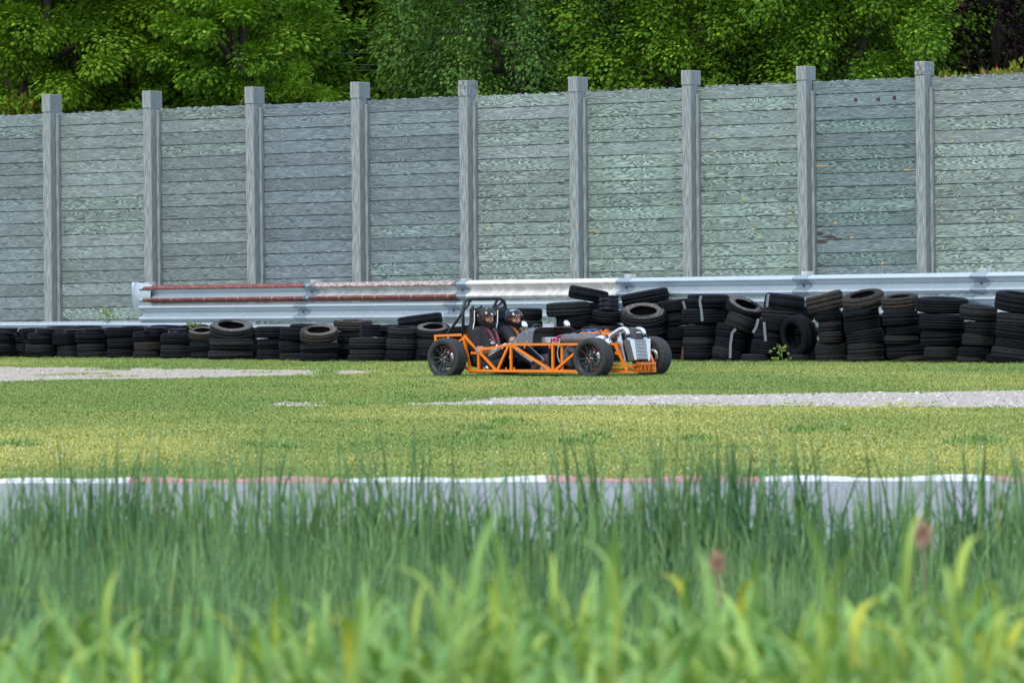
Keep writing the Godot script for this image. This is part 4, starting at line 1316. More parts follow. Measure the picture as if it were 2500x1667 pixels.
func nets(bones: Array, cell: float, k: float, colors: Array) -> ArrayMesh:   # bone: [a, b, ra, rb, colour index]
	var lo := Vector3.ONE * 1e9
	var hi := -lo
	for b in bones:
		var r := Vector3.ONE * (maxf(b[2], b[3]) + k + cell * 2.0)
		lo = lo.min(b[0] - r).min(b[1] - r)
		hi = hi.max(b[0] + r).max(b[1] + r)
	var nx := int((hi.x - lo.x) / cell) + 2
	var ny := int((hi.y - lo.y) / cell) + 2
	var nz := int((hi.z - lo.z) / cell) + 2
	var f := PackedFloat32Array()
	f.resize(nx * ny * nz)
	f.fill(1.0)
	for b in bones:
		var r := Vector3.ONE * (maxf(b[2], b[3]) + k + cell * 1.5)
		var i0 := Vector3i(((b[0].min(b[1]) - r - lo) / cell).floor()).clamp(Vector3i.ZERO, Vector3i(nx - 1, ny - 1, nz - 1))
		var i1 := Vector3i(((b[0].max(b[1]) + r - lo) / cell).ceil()).clamp(Vector3i.ZERO, Vector3i(nx - 1, ny - 1, nz - 1))
		var a: Vector3 = b[0]
		var d: Vector3 = b[1] - a
		var dl := maxf(d.length_squared(), 1e-9)
		var ra: float = b[2]
		var rb: float = b[3]
		for z in range(i0.z, i1.z + 1):
			for y in range(i0.y, i1.y + 1):
				var at0 := (z * ny + y) * nx
				for x in range(i0.x, i1.x + 1):
					var p := lo + Vector3(x, y, z) * cell
					var t := clampf((p - a).dot(d) / dl, 0.0, 1.0)
					var v := p.distance_to(a + d * t) - lerpf(ra, rb, t)
					var o := f[at0 + x]
					var h := maxf(k - absf(v - o), 0.0) / k
					f[at0 + x] = minf(v, o) - h * h * k * 0.25
	var ids := {}
	var st := begin(true)
	var verts := []
	var offs := [0, 1, nx, nx + 1, nx * ny, nx * ny + 1, nx * ny + nx, nx * ny + nx + 1]
	for z in nz - 1:
		for y in ny - 1:
			for x in nx - 1:
				var i := (z * ny + y) * nx + x
				var inside := 0
				for o in offs:
					if f[i + o] < 0.0:
						inside += 1
				if inside == 0 or inside == 8:
					continue
				var sum := Vector3.ZERO
				var n := 0
				for e in [[0, 1], [2, 3], [4, 5], [6, 7], [0, 2], [1, 3], [4, 6], [5, 7], [0, 4], [1, 5], [2, 6], [3, 7]]:
					var fa: float = f[i + offs[e[0]]]
					var fb: float = f[i + offs[e[1]]]
					if (fa < 0.0) != (fb < 0.0):
						var t := fa / (fa - fb)
						var pa := Vector3(e[0] & 1, (e[0] >> 1) & 1, e[0] >> 2)
						var pb := Vector3(e[1] & 1, (e[1] >> 1) & 1, e[1] >> 2)
						sum += pa.lerp(pb, t)
						n += 1
				ids[i] = verts.size()
				verts.append(lo + (Vector3(x, y, z) + sum / n) * cell)
	var cols := []
	for v in verts:
		var best := 1e9
		var c := 0
		for b in bones:
			var d := cap_dist(v, b)
			if d < best:
				best = d
				c = b[4]
		cols.append(colors[c])
	var step := [1, nx, nx * ny]
	for i in ids:
		for ax in 3:
			# edge from node i along ax; the four cells around it
			var fa := f[i]
			var fb := f[i + step[ax]]
			if (fa < 0.0) == (fb < 0.0):
				continue
			var u: int = step[(ax + 1) % 3]
			var w: int = step[(ax + 2) % 3]
			if not (ids.has(i - u) and ids.has(i - w) and ids.has(i - u - w)):
				continue
			var q := [ids[i - u - w], ids[i - w], ids[i], ids[i - u]]
			if fa >= 0.0:
				q = [q[0], q[3], q[2], q[1]]
			for j in [0, 2, 1, 0, 3, 2]:
				st.set_color(cols[q[j]])
				st.add_vertex(verts[q[j]])
	return done(st)

func hand_bones(wrist: Vector3, fwd: Vector3, palm: Vector3, right: bool, curl: float, c: int) -> Array:
	# palm and five curled fingers; fwd points along the hand, palm is the way the palm faces
	var side := fwd.cross(palm).normalized() * (1.0 if right else -1.0)   # towards the thumb
	var out := []
	var kn := wrist + fwd * 0.085
	for i in 4:
		var o := side * (0.033 - 0.022 * i)
		out.append([wrist + fwd * 0.02 + o * 0.6, kn + o, 0.014, 0.011, c])
		var l: float = [0.072, 0.08, 0.075, 0.058][i]
		var d1 := (fwd * cos(curl) + palm * sin(curl)).normalized()
		var d2 := (fwd * cos(curl * 2.0) + palm * sin(curl * 2.0)).normalized()
		var d3 := (fwd * cos(curl * 2.8) + palm * sin(curl * 2.8)).normalized()
		var a: Vector3 = kn + o
		var b := a + d1 * l * 0.45
		var e := b + d2 * l * 0.32
		out.append([a, b, 0.0095, 0.0088, c])
		out.append([b, e, 0.0088, 0.008, c])
		out.append([e, e + d3 * l * 0.24, 0.008, 0.0068, c])
	var th := wrist + fwd * 0.025 + side * 0.028
	var t1 := th + (fwd * 0.7 + side * 0.6 + palm * 0.4).normalized() * 0.042
	out.append([th, t1, 0.014, 0.0105, c])
	out.append([t1, t1 + (fwd * 0.9 + side * 0.1 + palm * 0.5).normalized() * 0.032, 0.0105, 0.008, c])
	return out

func helmet(parent: Node3D, where: Vector3, yaw: float, tilt: float, size: float, shell: Material, trim: Material, stickers: Array) -> void:
	# full-face helmet, x is forward
	var root := MeshInstance3D.new()
	root.name = "helmet"
	parent.add_child(root, true)
	root.transform = Transform3D(Basis(Vector3.UP, yaw) * Basis(Vector3.BACK, tilt) * Basis.from_scale(Vector3.ONE * size), where)
	var shape := func(az: float, el: float) -> Vector3:
		var d := Vector3(cos(el) * cos(az), sin(el), cos(el) * sin(az))
		var r := Vector3(0.158, 0.152, 0.132)
		if el < 0.0:
			r.y = 0.175
		var p := d * r
		var front := clampf(cos(az), 0.0, 1.0) * clampf(-sin(el) * 2.2, 0.0, 1.0)
		p.x += 0.045 * front            # chin bar juts forward
		p.z *= 1.0 - 0.12 * front
		return p
	var st := begin(true)
	var NA := 48
	var NE := 26
	var inside := begin(true)
	for i in NA:
		for j in NE:
			var e0 := lerpf(-0.92, PI / 2, float(j) / NE)
			var e1 := lerpf(-0.92, PI / 2, float(j + 1) / NE)
			var a0 := TAU * i / NA - PI
			var a1 := TAU * (i + 1) / NA - PI
			var am := (a0 + a1) * 0.5
			var em := (e0 + e1) * 0.5
			var p := [shape.call(a0, e0), shape.call(a1, e0), shape.call(a1, e1), shape.call(a0, e1)]
			if absf(am) < 1.13 and em > -0.34 and em < 0.33 - 0.1 * absf(am):
				continue
			oquad(st, p[0], p[1], p[2], p[3], p[0] + p[2])
			oquad(inside, p[0] * 0.9, p[1] * 0.9, p[2] * 0.9, p[3] * 0.9, -(p[0] + p[2]))
	root.mesh = done(st)
	root.material_override = shell
	part("lining", done(inside), M.black_cloth, root)
	# rubber edge of the eye port
	var ring := []
	for k in 33:
		var t := TAU * k / 32
		var az := 1.15 * cos(t)
		var el := -0.005 + 0.335 * sin(t)
		if sin(t) > 0.0:
			el -= 0.08 * absf(cos(t))
		var q: Vector3 = shape.call(clampf(az * 1.18, -1.15, 1.15), clampf(el * 1.25, -0.36, 0.33))
		ring.append(q * 0.995)
	part("port_edge", tube_mesh(ring, 0.006, 6), trim, root)
	# chin vent and visor raised over the brow
	st = begin(true)
	for i in 20:
		for j in 5:
			var p := []
			for c in [[0, 0], [1, 0], [1, 1], [0, 1]]:
				p.append(shape.call(lerpf(-1.2, 1.2, (i + c[0]) / 20.0), lerpf(0.30, 0.62, (j + c[1]) / 5.0)) * 1.035)
			oquad(st, p[0], p[1], p[2], p[3], p[0])
	part("visor", done(st), M.visor, root)
	for sgn in [-1.0, 1.0]:
		st = begin(true)
		lathe(st, [Vector2(0.026, 0.0), Vector2(0.026, 0.007), Vector2(0.018, 0.011), Vector2(0, 0.012)], 14, Transform3D(Basis(Vector3.RIGHT, sgn * PI / 2), shape.call(sgn * 1.42, 0.18) * 1.01))
		part("visor_pivot", done(st), trim, root)
	for s in stickers:   # [azimuth, elevation, width, height, material]
		st = begin(true)
		for i in 4:
			var p := []
			for c in [[0, -1], [1, -1], [1, 1], [0, 1]]:
				p.append(shape.call(s[0] + s[2] * ((i + c[0]) / 4.0 - 0.5), s[1] + s[3] * 0.5 * c[1]) * (1.045 if s[1] > 0.28 and s[1] < 0.62 else 1.014))
			oquad(st, p[0], p[1], p[2], p[3], p[0])
		part("sticker", done(st), s[4], root)

func person(label: String, xf: Transform3D, zc: float, sgn: float, driver: bool) -> Node3D:
	# coordinates are the car's: x forward, y up, z to its right
	var o := thing("person", label, "person")
	o.transform = xf
	var sk := 0
	var sh := 1
	var tr := 2
	var bt := 3
	var v := func(x: float, y: float, z: float) -> Vector3: return Vector3(x, y, zc + z * sgn)   # z is outward from the car's middle
	var hx := -2.27 if not driver else -2.2
	var dx := hx + 2.27
	var bones := [
		[v.call(-2.10 + dx, 0.27, -0.06), v.call(-2.10 + dx, 0.27, 0.06), 0.135, 0.135, tr],
		[v.call(-2.12 + dx, 0.31, 0), v.call(-2.19 + dx, 0.46, 0), 0.135, 0.14, sh],
		[v.call(-2.19 + dx, 0.46, -0.05), v.call(-2.23 + dx, 0.60, -0.07), 0.125, 0.115, sh],
		[v.call(-2.19 + dx, 0.46, 0.05), v.call(-2.23 + dx, 0.60, 0.07), 0.125, 0.115, sh],
		[v.call(-2.26 + dx, 0.665, -0.15), v.call(-2.26 + dx, 0.665, 0.15), 0.072, 0.072, sh],
		[v.call(-2.26 + dx, 0.68, 0), v.call(-2.26 + dx, 0.78, 0), 0.066, 0.058, sk]]
	var hands := []
	for s in [1.0, -1.0]:
		var near: bool = s > 0.0
		# legs
		var hip: Vector3 = v.call(-2.09 + dx, 0.27, 0.09 * s)
		var knee: Vector3 = v.call(-1.70 + dx, 0.45 if near else 0.46, 0.12 * s)
		var ankle: Vector3 = v.call(-1.29 + dx, 0.20, 0.09 * s)
		bones.append([hip, knee, 0.092, 0.068, tr])
		bones.append([knee, ankle, 0.066, 0.047, tr])
		bones.append([ankle, ankle + Vector3(0.03, -0.05, 0), 0.045, 0.045, bt])
		bones.append([ankle + Vector3(-0.02, -0.055, 0), ankle + Vector3(0.17, 0.035, 0.02 * s * sgn), 0.042, 0.034, bt])
		# arms
		var shd: Vector3 = v.call(-2.26 + dx, 0.655, 0.185 * s)
		var elb: Vector3
		var wr: Vector3
		if driver:
			elb = v.call(-2.03 + dx, 0.50, 0.25 * s)
			wr = v.call(-1.80 + dx, 0.585, 0.15 * s)
		elif near:
			elb = v.call(-2.20 + dx, 0.385, 0.21 * s)
			wr = v.call(-1.96 + dx, 0.405, 0.10 * s)
		else:
			elb = v.call(-2.19 + dx, 0.40, 0.21 * s)
			wr = v.call(-2.01 + dx, 0.455, 0.11 * s)
		bones.append([shd, shd.lerp(elb, 0.62), 0.070, 0.062, sh])
		bones.append([shd.lerp(elb, 0.55), elb, 0.051, 0.044, sk])
		bones.append([elb, wr, 0.044, 0.028, sk])
		hands.append([wr, (wr - elb).normalized(), near])
	var colors := [Color(0.50, 0.25, 0.17), Color(0.012, 0.013, 0.016), Color(0.010, 0.013, 0.024), Color(0.06, 0.05, 0.045)]
	var body := nets(bones, 0.013, 0.035, colors)
	var m := mat(Color.WHITE, 0.8)
	m.vertex_color_use_as_albedo = true
	m.rim_enabled = true
	m.rim = 0.06
	var st := begin(true)
	st.append_from(body, 0, Transform3D.IDENTITY)
	for h in hands:
		var palm: Vector3 = Vector3(0.25, -1.0, 0.0) if not driver else Vector3(0.3, -0.2, -1.0 * sgn * (1.0 if h[2] else -1.0))
		palm = (palm - h[1] * palm.dot(h[1])).normalized()
		st.append_from(nets(hand_bones(h[0], h[1], palm, h[2] == (sgn > 0.0), 0.5 if not driver else 0.85, 0), 0.0045, 0.008, colors), 0, Transform3D.IDENTITY)
	# head inside the helmet
	var hc: Vector3 = v.call(-2.235 + dx, 0.865, 0)
	if driver:
		hc.y -= 0.015
	var yaw := -0.10 if not driver else -0.16
	var hb := Transform3D(Basis(Vector3.UP, yaw) * Basis(Vector3.BACK, -0.12), hc)
	var head := [
		[hb * Vector3(-0.015, 0.03, 0), hb * Vector3(0.01, 0.02, 0), 0.10, 0.095, 0],
		[hb * Vector3(0.03, -0.03, 0), hb * Vector3(0.06, -0.085, 0), 0.07, 0.04, 0],
		[hb * Vector3(0.095, 0.01, 0), hb * Vector3(0.122, -0.032, 0), 0.010, 0.015, 0],
		[hb * Vector3(0.085, 0.030, -0.055), hb * Vector3(0.092, 0.030, 0.055), 0.016, 0.016, 0],
		[hb * Vector3(0.093, -0.066, -0.018), hb * Vector3(0.093, -0.066, 0.018), 0.009, 0.009, 1],
		[hb * Vector3(0.093, -0.058, -0.016), hb * Vector3(0.093, -0.058, 0.016), 0.010, 0.010, 0],
		[hb * Vector3(0.078, -0.03, 0.042), hb * Vector3(0.07, -0.035, 0.05), 0.024, 0.022, 0],
		[hb * Vector3(0.078, -0.03, -0.042), hb * Vector3(0.07, -0.035, -0.05), 0.024, 0.022, 0],
		[hb * Vector3(-0.01, -0.02, 0.098), hb * Vector3(-0.015, 0.01, 0.1), 0.014, 0.016, 0],
		[hb * Vector3(-0.01, -0.02, -0.098), hb * Vector3(-0.015, 0.01, -0.1), 0.014, 0.016, 0]]
	st.append_from(nets(head, 0.006, 0.015, [colors[0], Color(0.32, 0.11, 0.09)]), 0, Transform3D.IDENTITY)
	part("body", st.commit(), m, o)
	for s in [-1.0, 1.0]:
		st = begin(true)
		lathe(st, [Vector2(0, -0.012), Vector2(0.009, -0.008), Vector2(0.012, 0), Vector2(0.009, 0.008), Vector2(0, 0.012)], 10, Transform3D(Basis.IDENTITY, hb * Vector3(0.088, 0.008, 0.034 * s)))
		part("eye", done(st), M.eye, o)
		part("eyebrow", tube_mesh([hb * Vector3(0.104, 0.034, 0.014 * s), hb * Vector3(0.104, 0.042, 0.032 * s), hb * Vector3(0.09, 0.036, 0.055 * s)], 0.005, 5), M.hair, o)
	if driver:
		helmet(o, hc, yaw, -0.10, 0.96, M.blue_shell, M.black_plastic, [[0.15, 0.44, 0.42, 0.10, M.red_sticker], [1.3, -0.05, 0.2, 0.2, M.red_sticker], [0.9, 0.40, 0.1, 0.07, M.white_sticker], [0.72, 0.40, 0.1, 0.07, M.white_sticker], [0.5, 0.34, 0.1, 0.07, M.white_sticker], [0.25, 0.34, 0.1, 0.07, M.white_sticker], [1.2, 0.85, 0.5, 0.16, M.grey_sticker], [0.8, 1.0, 0.6, 0.12, M.grey_sticker], [1.9, 0.6, 0.35, 0.3, M.blue_sticker], [2.2, 0.2, 0.3, 0.35, M.blue_sticker]])
	else:
		helmet(o, hc, yaw, -0.10, 1.02, M.black_shell, M.black_plastic, [[1.95, 0.18, 0.1, 0.1, M.white_sticker], [1.80, 0.12, 0.06, 0.06, M.white_sticker], [1.35, 0.08, 0.3, 0.13, M.red_sticker], [0.35, 0.44, 0.26, 0.06, M.white_sticker], [0.3, 0.34, 0.26, 0.06, M.white_sticker], [1.1, 0.98, 0.12, 0.05, M.white_sticker], [0.8, 1.02, 0.14, 0.05, M.white_sticker], [1.0, 1.12, 0.14, 0.05, M.white_sticker], [2.3, -0.28, 0.09, 0.2, M.yellow_sticker]])
	# harness straps over the chest
	for s in [-1.0, 1.0]:
		var pts := arc([v.call(-2.33 + dx, 0.745, 0.07 * s), v.call(-2.245 + dx, 0.742, 0.075 * s), v.call(-2.135 + dx, 0.65, 0.07 * s), v.call(-2.075 + dx, 0.54, 0.055 * s), v.call(-2.045 + dx, 0.45, 0.03 * s)], 4)
		st = begin(true)
		for i in pts.size() - 1:
			var w := Vector3(0, 0, 0.024)
			var n := Vector3(0.012, 0.008, 0)
			quad(st, pts[i] - w + n, pts[i] + w + n, pts[i + 1] + w + n, pts[i + 1] - w + n)
			quad(st, pts[i] + w, pts[i] - w, pts[i + 1] - w, pts[i + 1] + w)
		part("harness_strap", done(st), M.red_web if not driver else M.amber_web, o)
	st = begin(true)
	lathe(st, [Vector2(0.04, 0), Vector2(0.04, 0.012), Vector2(0, 0.016)], 14, Transform3D(Basis(Vector3.BACK, -1.2), v.call(-2.035 + dx, 0.445, 0)))
	part("harness_buckle", done(st), M.chrome, o)
	if not driver:
		# print on the shirt and the three stripes down each trouser leg
		for q in [[-2.052, 0.515, 0.10, 0.03, 0.012], [-2.05, 0.50, 0.07, 0.014, 0.03], [-2.05, 0.505, 0.13, 0.022, 0.010], [-2.075, 0.545, 0.115, 0.02, 0.008], [-2.045, 0.49, 0.115, 0.026, 0.012]]:
			st = begin()
			box(st, Vector3(0.006, q[4], q[3]), Transform3D(Basis(Vector3.BACK, 0.35) * Basis(Vector3.UP, -0.35), v.call(q[0] + dx, q[1], q[2])))
			part("shirt_print", done(st), M.white_sticker, o)
		for s in [1.0, -1.0]:
			var hip: Vector3 = v.call(-2.09 + dx, 0.27, 0.09 * s)
			var knee: Vector3 = v.call(-1.70 + dx, 0.45 if s > 0.0 else 0.46, 0.12 * s)
			var ankle: Vector3 = v.call(-1.29 + dx, 0.20, 0.09 * s)
			for k in 3:
				var pts := []
				for i in 13:
					var t := i / 12.0
					var p: Vector3
					var r: float
					var dirn: Vector3
					if t < 0.5:
						p = hip.lerp(knee, 0.12 + t * 1.76)
						r = lerpf(0.092, 0.068, 0.12 + t * 1.76)
						dirn = (knee - hip).normalized()
					else:
						p = knee.lerp(ankle, (t - 0.5) * 1.9)
						r = lerpf(0.068, 0.048, (t - 0.5) * 1.9)
						dirn = (ankle - knee).normalized()
					var outw := Vector3(0, 0, s * sgn)
					var upv: Vector3 = dirn.cross(outw) * s * sgn
					if upv.y < 0.0:
						upv = -upv
					var a := 0.7 - 0.36 * (k - 1)
					pts.append(p + (outw * cos(a) + upv * sin(a)).normalized() * (r + 0.006))
				part("trouser_stripe", tube_mesh(pts, 0.009, 5), M.white_sticker, o)
	return o

# ---------------------------------------------------------------- the car
func wheel(car: Node3D, x: float, z: float, steer := 0.0) -> void:
	var sgn := 1.0 if z > 0.0 else -1.0
	var R := 0.29
	var W := 0.235
	var prof := [Vector2(0.206, -0.098), Vector2(0.216, -0.112), Vector2(0.24, -0.118), Vector2(0.262, -0.116), Vector2(0.277, -0.108), Vector2(0.285, -0.095)]
	for y in [-0.062, -0.022, 0.022, 0.062]:
		prof.append_array([Vector2(R, y - 0.006), Vector2(R - 0.007, y - 0.004), Vector2(R - 0.007, y + 0.004), Vector2(R, y + 0.006)])
	for i in range(5, -1, -1):
		prof.append(Vector2(prof[i].x, -prof[i].y))
	prof.append_array([Vector2(0.206, 0.09), Vector2(0.27, 0.095), Vector2(0.275, 0.0), Vector2(0.27, -0.095), Vector2(0.206, -0.09), Vector2(0.206, -0.098)])
	var w := part("wheel", lathe_mesh(prof, 64), M.race_rubber, car)
	w.transform = Transform3D(Basis(Vector3.UP, steer) * Basis(Vector3.RIGHT, sgn * PI / 2) * Basis(Vector3.UP, 0.3 + x), Vector3(x, R - 0.004, z))
	part("rim", lathe_mesh([Vector2(0.192, -0.10), Vector2(0.212, -0.105), Vector2(0.212, -0.098), Vector2(0.19, -0.085), Vector2(0.186, 0.07), Vector2(0.198, 0.09), Vector2(0.209, 0.101), Vector2(0.214, 0.106), Vector2(0.217, 0.112), Vector2(0.211, 0.114), Vector2(0.203, 0.104), Vector2(0.192, 0.092), Vector2(0.180, 0.07), Vector2(0.181, -0.085), Vector2(0.192, -0.10)], 48), M.wheel_paint, w)
	for k in 10:
		var a := TAU * (k / 2) / 5.0 + (0.23 if k % 2 else -0.23)
		var d0 := TAU * (k / 2) / 5.0 + (0.30 if k % 2 else -0.30)
		var st := begin(true)
		st.set_smooth_group(-1)
		var p0 := Vector3(cos(d0) * 0.05, 0.070, -sin(d0) * 0.05)
		var a1 := TAU * k / 10.0 + 0.314 - 0.628
		p0 = Vector3(cos(a1) * 0.05, 0.068, -sin(a1) * 0.05)
		var p1 := Vector3(cos(a1 + (0.06 if k % 2 else -0.06)) * 0.19, 0.088, -sin(a1 + (0.06 if k % 2 else -0.06)) * 0.19)
		var pm := p0.lerp(p1, 0.5) + Vector3(0, 0.003, 0)
		tube(st, [p0, pm, p1], [0.016, 0.0125, 0.014], 4, true, PI / 4)
		part("spoke", done(st), M.wheel_paint, w)
	part("hub", lathe_mesh([Vector2(0.072, 0.02), Vector2(0.072, 0.062), Vector2(0.062, 0.076), Vector2(0.035, 0.078), Vector2(0.033, 0.066), Vector2(0.0, 0.066)], 24), M.wheel_paint, w)
	part("centre_bore", lathe_mesh([Vector2(0.026, 0.06), Vector2(0.026, 0.07), Vector2(0.02, 0.074), Vector2(0, 0.074)], 16), M.copper, w)
	for k in 4:
		var a := TAU * k / 4.0 + 0.4
		var st := begin()
		lathe(st, [Vector2(0.0105, 0.06), Vector2(0.0105, 0.088), Vector2(0.007, 0.092), Vector2(0, 0.092)], 6, moved(cos(a) * 0.05, 0, sin(a) * 0.05))
		part("lug_nut", done(st), M.chrome, w)
	part("brake_disc", lathe_mesh([Vector2(0.07, -0.01), Vector2(0.138, -0.01), Vector2(0.138, 0.012), Vector2(0.07, 0.012)], 32), M.disc, w)
	var st2 := begin()
	var sc: float = -0.3 - x
	for j in 5:
		var a := 0.9 + j * 0.16 + sc
		box(st2, Vector3(0.05, 0.05, 0.028), Transform3D(Basis(Vector3.UP, a), Vector3(cos(a) * 0.125, 0.002, -sin(a) * 0.125)), 0.006)
	part("brake_caliper", done(st2), M.caliper, w)

func build_car() -> void:
	var org := ground_at(1521, 922)
	var car := thing("track_car", "bare orange tube-frame track car with black wheels and exposed engine", "car", org, deg_to_rad(-38.0))
	var xf := car.transform
	var L := 0.5
	# frame: lower perimeter, then every tube
	var st := begin()
	for s in [-1.0, 1.0]:
		tube(st, [Vector3(-2.39, 0.105, L * s), Vector3(-0.45, 0.10, L * s), Vector3(0.10, 0.10, 0.36 * s), Vector3(0.33, 0.09, 0.33 * s)], 0.036 * 0.7071, 4, true, PI / 4)
	var frame := part("frame", done(st), M.orange, car)
	var tubes := []
	for s in [-1.0, 1.0]:
		var z: float = L * s
		tubes.append_array([
			[Vector3(-2.48, 0.62, z), Vector3(-2.22, 0.40, z)], [Vector3(-2.22, 0.40, z), Vector3(-1.88, 0.11, z)],
			[Vector3(-2.48, 0.61, z), Vector3(-2.35, 0.10, z)], [Vector3(-2.20, 0.39, z), Vector3(-2.20, 0.10, z)],
			[Vector3(-2.22, 0.40, z), Vector3(-1.61, 0.475, z)], [Vector3(-1.86, 0.11, z), Vector3(-1.65, 0.465, z)],
			[Vector3(-1.61, 0.475, z), Vector3(-1.61, 0.10, z)], [Vector3(-1.59, 0.465, z), Vector3(-0.89, 0.11, z)],
			[Vector3(-0.86, 0.475, z), Vector3(-0.86, 0.10, z)], [Vector3(-0.72, 0.475, z * 0.93), Vector3(-0.72, 0.10, z * 0.93)],
			[Vector3(-0.82, 0.115, z), Vector3(-0.40, 0.40, z)], [Vector3(-1.61, 0.478, z), Vector3(-0.40, 0.482, z)], [Vector3(-0.40, 0.482, z), Vector3(0.15, 0.482, z * 0.72)],
			[Vector3(0.14, 0.47, z * 0.72), Vector3(0.30, 0.165, z * 0.69)], [Vector3(-0.02, 0.185, z * 0.76), Vector3(0.30, 0.175, z * 0.69)],
			[Vector3(-0.02, 0.10, z * 0.78), Vector3(-0.02, 0.48, z * 0.79)], [Vector3(0.30, 0.165, z * 0.69), Vector3(0.32, 0.095, z * 0.66)],
			[Vector3(-2.48, 0.62, z), Vector3(-3.0, 0.605, z * 0.98)], [Vector3(-3.0, 0.605, z * 0.98), Vector3(-2.96, 0.30, z * 0.98)],
			[Vector3(-2.96, 0.30, z * 0.98), Vector3(-2.36, 0.12, z)], [Vector3(-2.47, 0.57, z), Vector3(-2.60, 0.50, z * 0.98)],
			[Vector3(-2.34, 0.36, z), Vector3(-2.20, 0.35, z * 0.9)]])
	for x in [[-2.37, 0.105], [-1.61, 0.105], [-0.86, 0.105], [-2.48, 0.62], [-3.0, 0.605], [-2.96, 0.30], [-1.61, 0.475]]:
		tubes.append([Vector3(x[0], x[1], -L), Vector3(x[0], x[1], L)])
	tubes.append_array([[Vector3(0.33, 0.09, -0.33), Vector3(0.33, 0.09, 0.33)], [Vector3(0.10, 0.10, -0.36), Vector3(0.10, 0.10, 0.36)], [Vector3(0.15, 0.482, -0.36), Vector3(0.15, 0.482, 0.36)], [Vector3(0.30, 0.17, -0.34), Vector3(0.30, 0.17, 0.34)], [Vector3(0.30, 0.165, 0.26), Vector3(0.42, 0.205, 0.16)], [Vector3(0.42, 0.205, 0.16), Vector3(0.40, 0.20, -0.22)], [Vector3(0.30, 0.17, -0.30), Vector3(0.40, 0.20, -0.22)], [Vector3(0.42, 0.20, 0.14), Vector3(0.36, 0.09, 0.14)], [Vector3(0.40, 0.20, -0.20), Vector3(0.36, 0.09, -0.20)], [Vector3(0.14, 0.36, 0.36), Vector3(0.22, 0.33, 0.34)]])
	for t in tubes:
		part("frame_tube", square(t[0], t[1]), M.orange, frame)
	# tabs welded on the tubes
	for q in [[-2.24, 0.365], [-2.14, 0.37], [-1.76, 0.43], [-1.63, 0.30], [-1.55, 0.13], [-1.70, 0.13], [-2.10, 0.13], [-0.91, 0.445], [-0.92, 0.14], [-1.36, 0.445], [-0.98, 0.13], [-1.05, 0.13]]:
		var tb := part("frame_tab", box_mesh(Vector3(0.022, 0.045, 0.012), 0.003), M.orange, frame)
		tb.position = Vector3(q[0], q[1], L + 0.008)
	# front bulkhead with lightening holes
	var plate := begin()
	box(plate, Vector3(0.012, 0.075, 0.40), moved(0.365, 0.135, -0.03), 0.002)
	part("front_plate", done(plate), M.orange, car)
	for z in [-0.17, -0.08, 0.02, 0.11]:
		var hb := part("bracket", box_mesh(Vector3(0.05, 0.055, 0.03), 0.006), M.orange, car)
		hb.position = Vector3(0.385, 0.14, z)
	# suspension arms, uprights and dampers
	for s in [-1.0, 1.0]:
		for a in [[0.14, 0.12, 0.0], [-0.16, 0.12, 0.0], [0.10, 0.40, 0.0], [-0.14, 0.40, 0.0], [-2.46, 0.14, -2.63], [-2.80, 0.14, -2.63], [-2.5, 0.42, -2.63]]:
			var hub_y: float = 0.16 if a[1] < 0.2 else 0.41
			part("suspension_arm", tube_mesh([Vector3(a[0], a[1] + 0.02, (0.35 if a[0] > -1.0 else 0.46) * s), Vector3(a[2], hub_y, 0.60 * s)], 0.013, 8), M.orange if a[1] < 0.2 else M.dark_metal, car)
		part("damper", tube_mesh([Vector3(0.02, 0.46, 0.42 * s), Vector3(0.0, 0.30, 0.52 * s), Vector3(0.0, 0.17, 0.57 * s)], [0.03, 0.032, 0.015], 12), M.dark_metal, car)
		part("upright", box_mesh(Vector3(0.07, 0.28, 0.05), 0.01), M.dark_metal, car).position = Vector3(0.0, 0.29, 0.575 * s)
		part("drive_shaft", tube_mesh([Vector3(-2.63, 0.29, 0.1 * s), Vector3(-2.63, 0.29, 0.58 * s)], 0.02, 8), M.dark_metal, car)
		part("damper", tube_mesh([Vector3(-2.66, 0.55, 0.44 * s), Vector3(-2.63, 0.30, 0.53 * s)], 0.03, 12), M.dark_metal, car)
	part("tie_rod", tube_mesh([Vector3(0.2, 0.24, -0.60), Vector3(0.2, 0.24, 0.60)], 0.011, 8), M.dark_metal, car)
	part("differential", lathe_mesh([Vector2(0, -0.14), Vector2(0.10, -0.12), Vector2(0.14, 0), Vector2(0.10, 0.12), Vector2(0, 0.14)], 16), M.dark_metal, car).position = Vector3(-2.63, 0.28, 0)
	part("exhaust_silencer", tube_mesh([Vector3(-2.75, 0.42, -0.3), Vector3(-2.74, 0.42, -0.29), Vector3(-2.72, 0.42, 0.22), Vector3(-2.71, 0.42, 0.23)], [0.05, 0.085, 0.085, 0.05], 16), M.dark_metal, car)
	for x in [[0.0, 1.0], [0.0, -1.0], [-2.63, 1.0], [-2.63, -1.0]]:
		wheel(car, x[0], 0.687 * x[1], 0.0)
	# floor and tunnel
	var fl := begin()
	box(fl, Vector3(1.62, 0.018, 0.94), moved(-1.6, 0.082, 0), 0.003)
	part("floor_pan", done(fl), M.black_plastic, car)
	part("gearbox", tube_mesh([Vector3(-1.62, 0.24, 0), Vector3(-1.3, 0.25, 0), Vector3(-1.0, 0.27, 0), Vector3(-0.85, 0.30, 0)], [0.07, 0.10, 0.13, 0.19], 14), M.engine_grey, car)
	part("firewall", box_mesh(Vector3(0.012, 0.34, 0.90), 0.003), M.black_plastic, car).position = Vector3(-0.98, 0.27, 0)
	part("blue_footrest", box_mesh(Vector3(0.14, 0.09, 0.16), 0.015), M.teal, car).position = Vector3(-1.15, 0.145, 0.30)
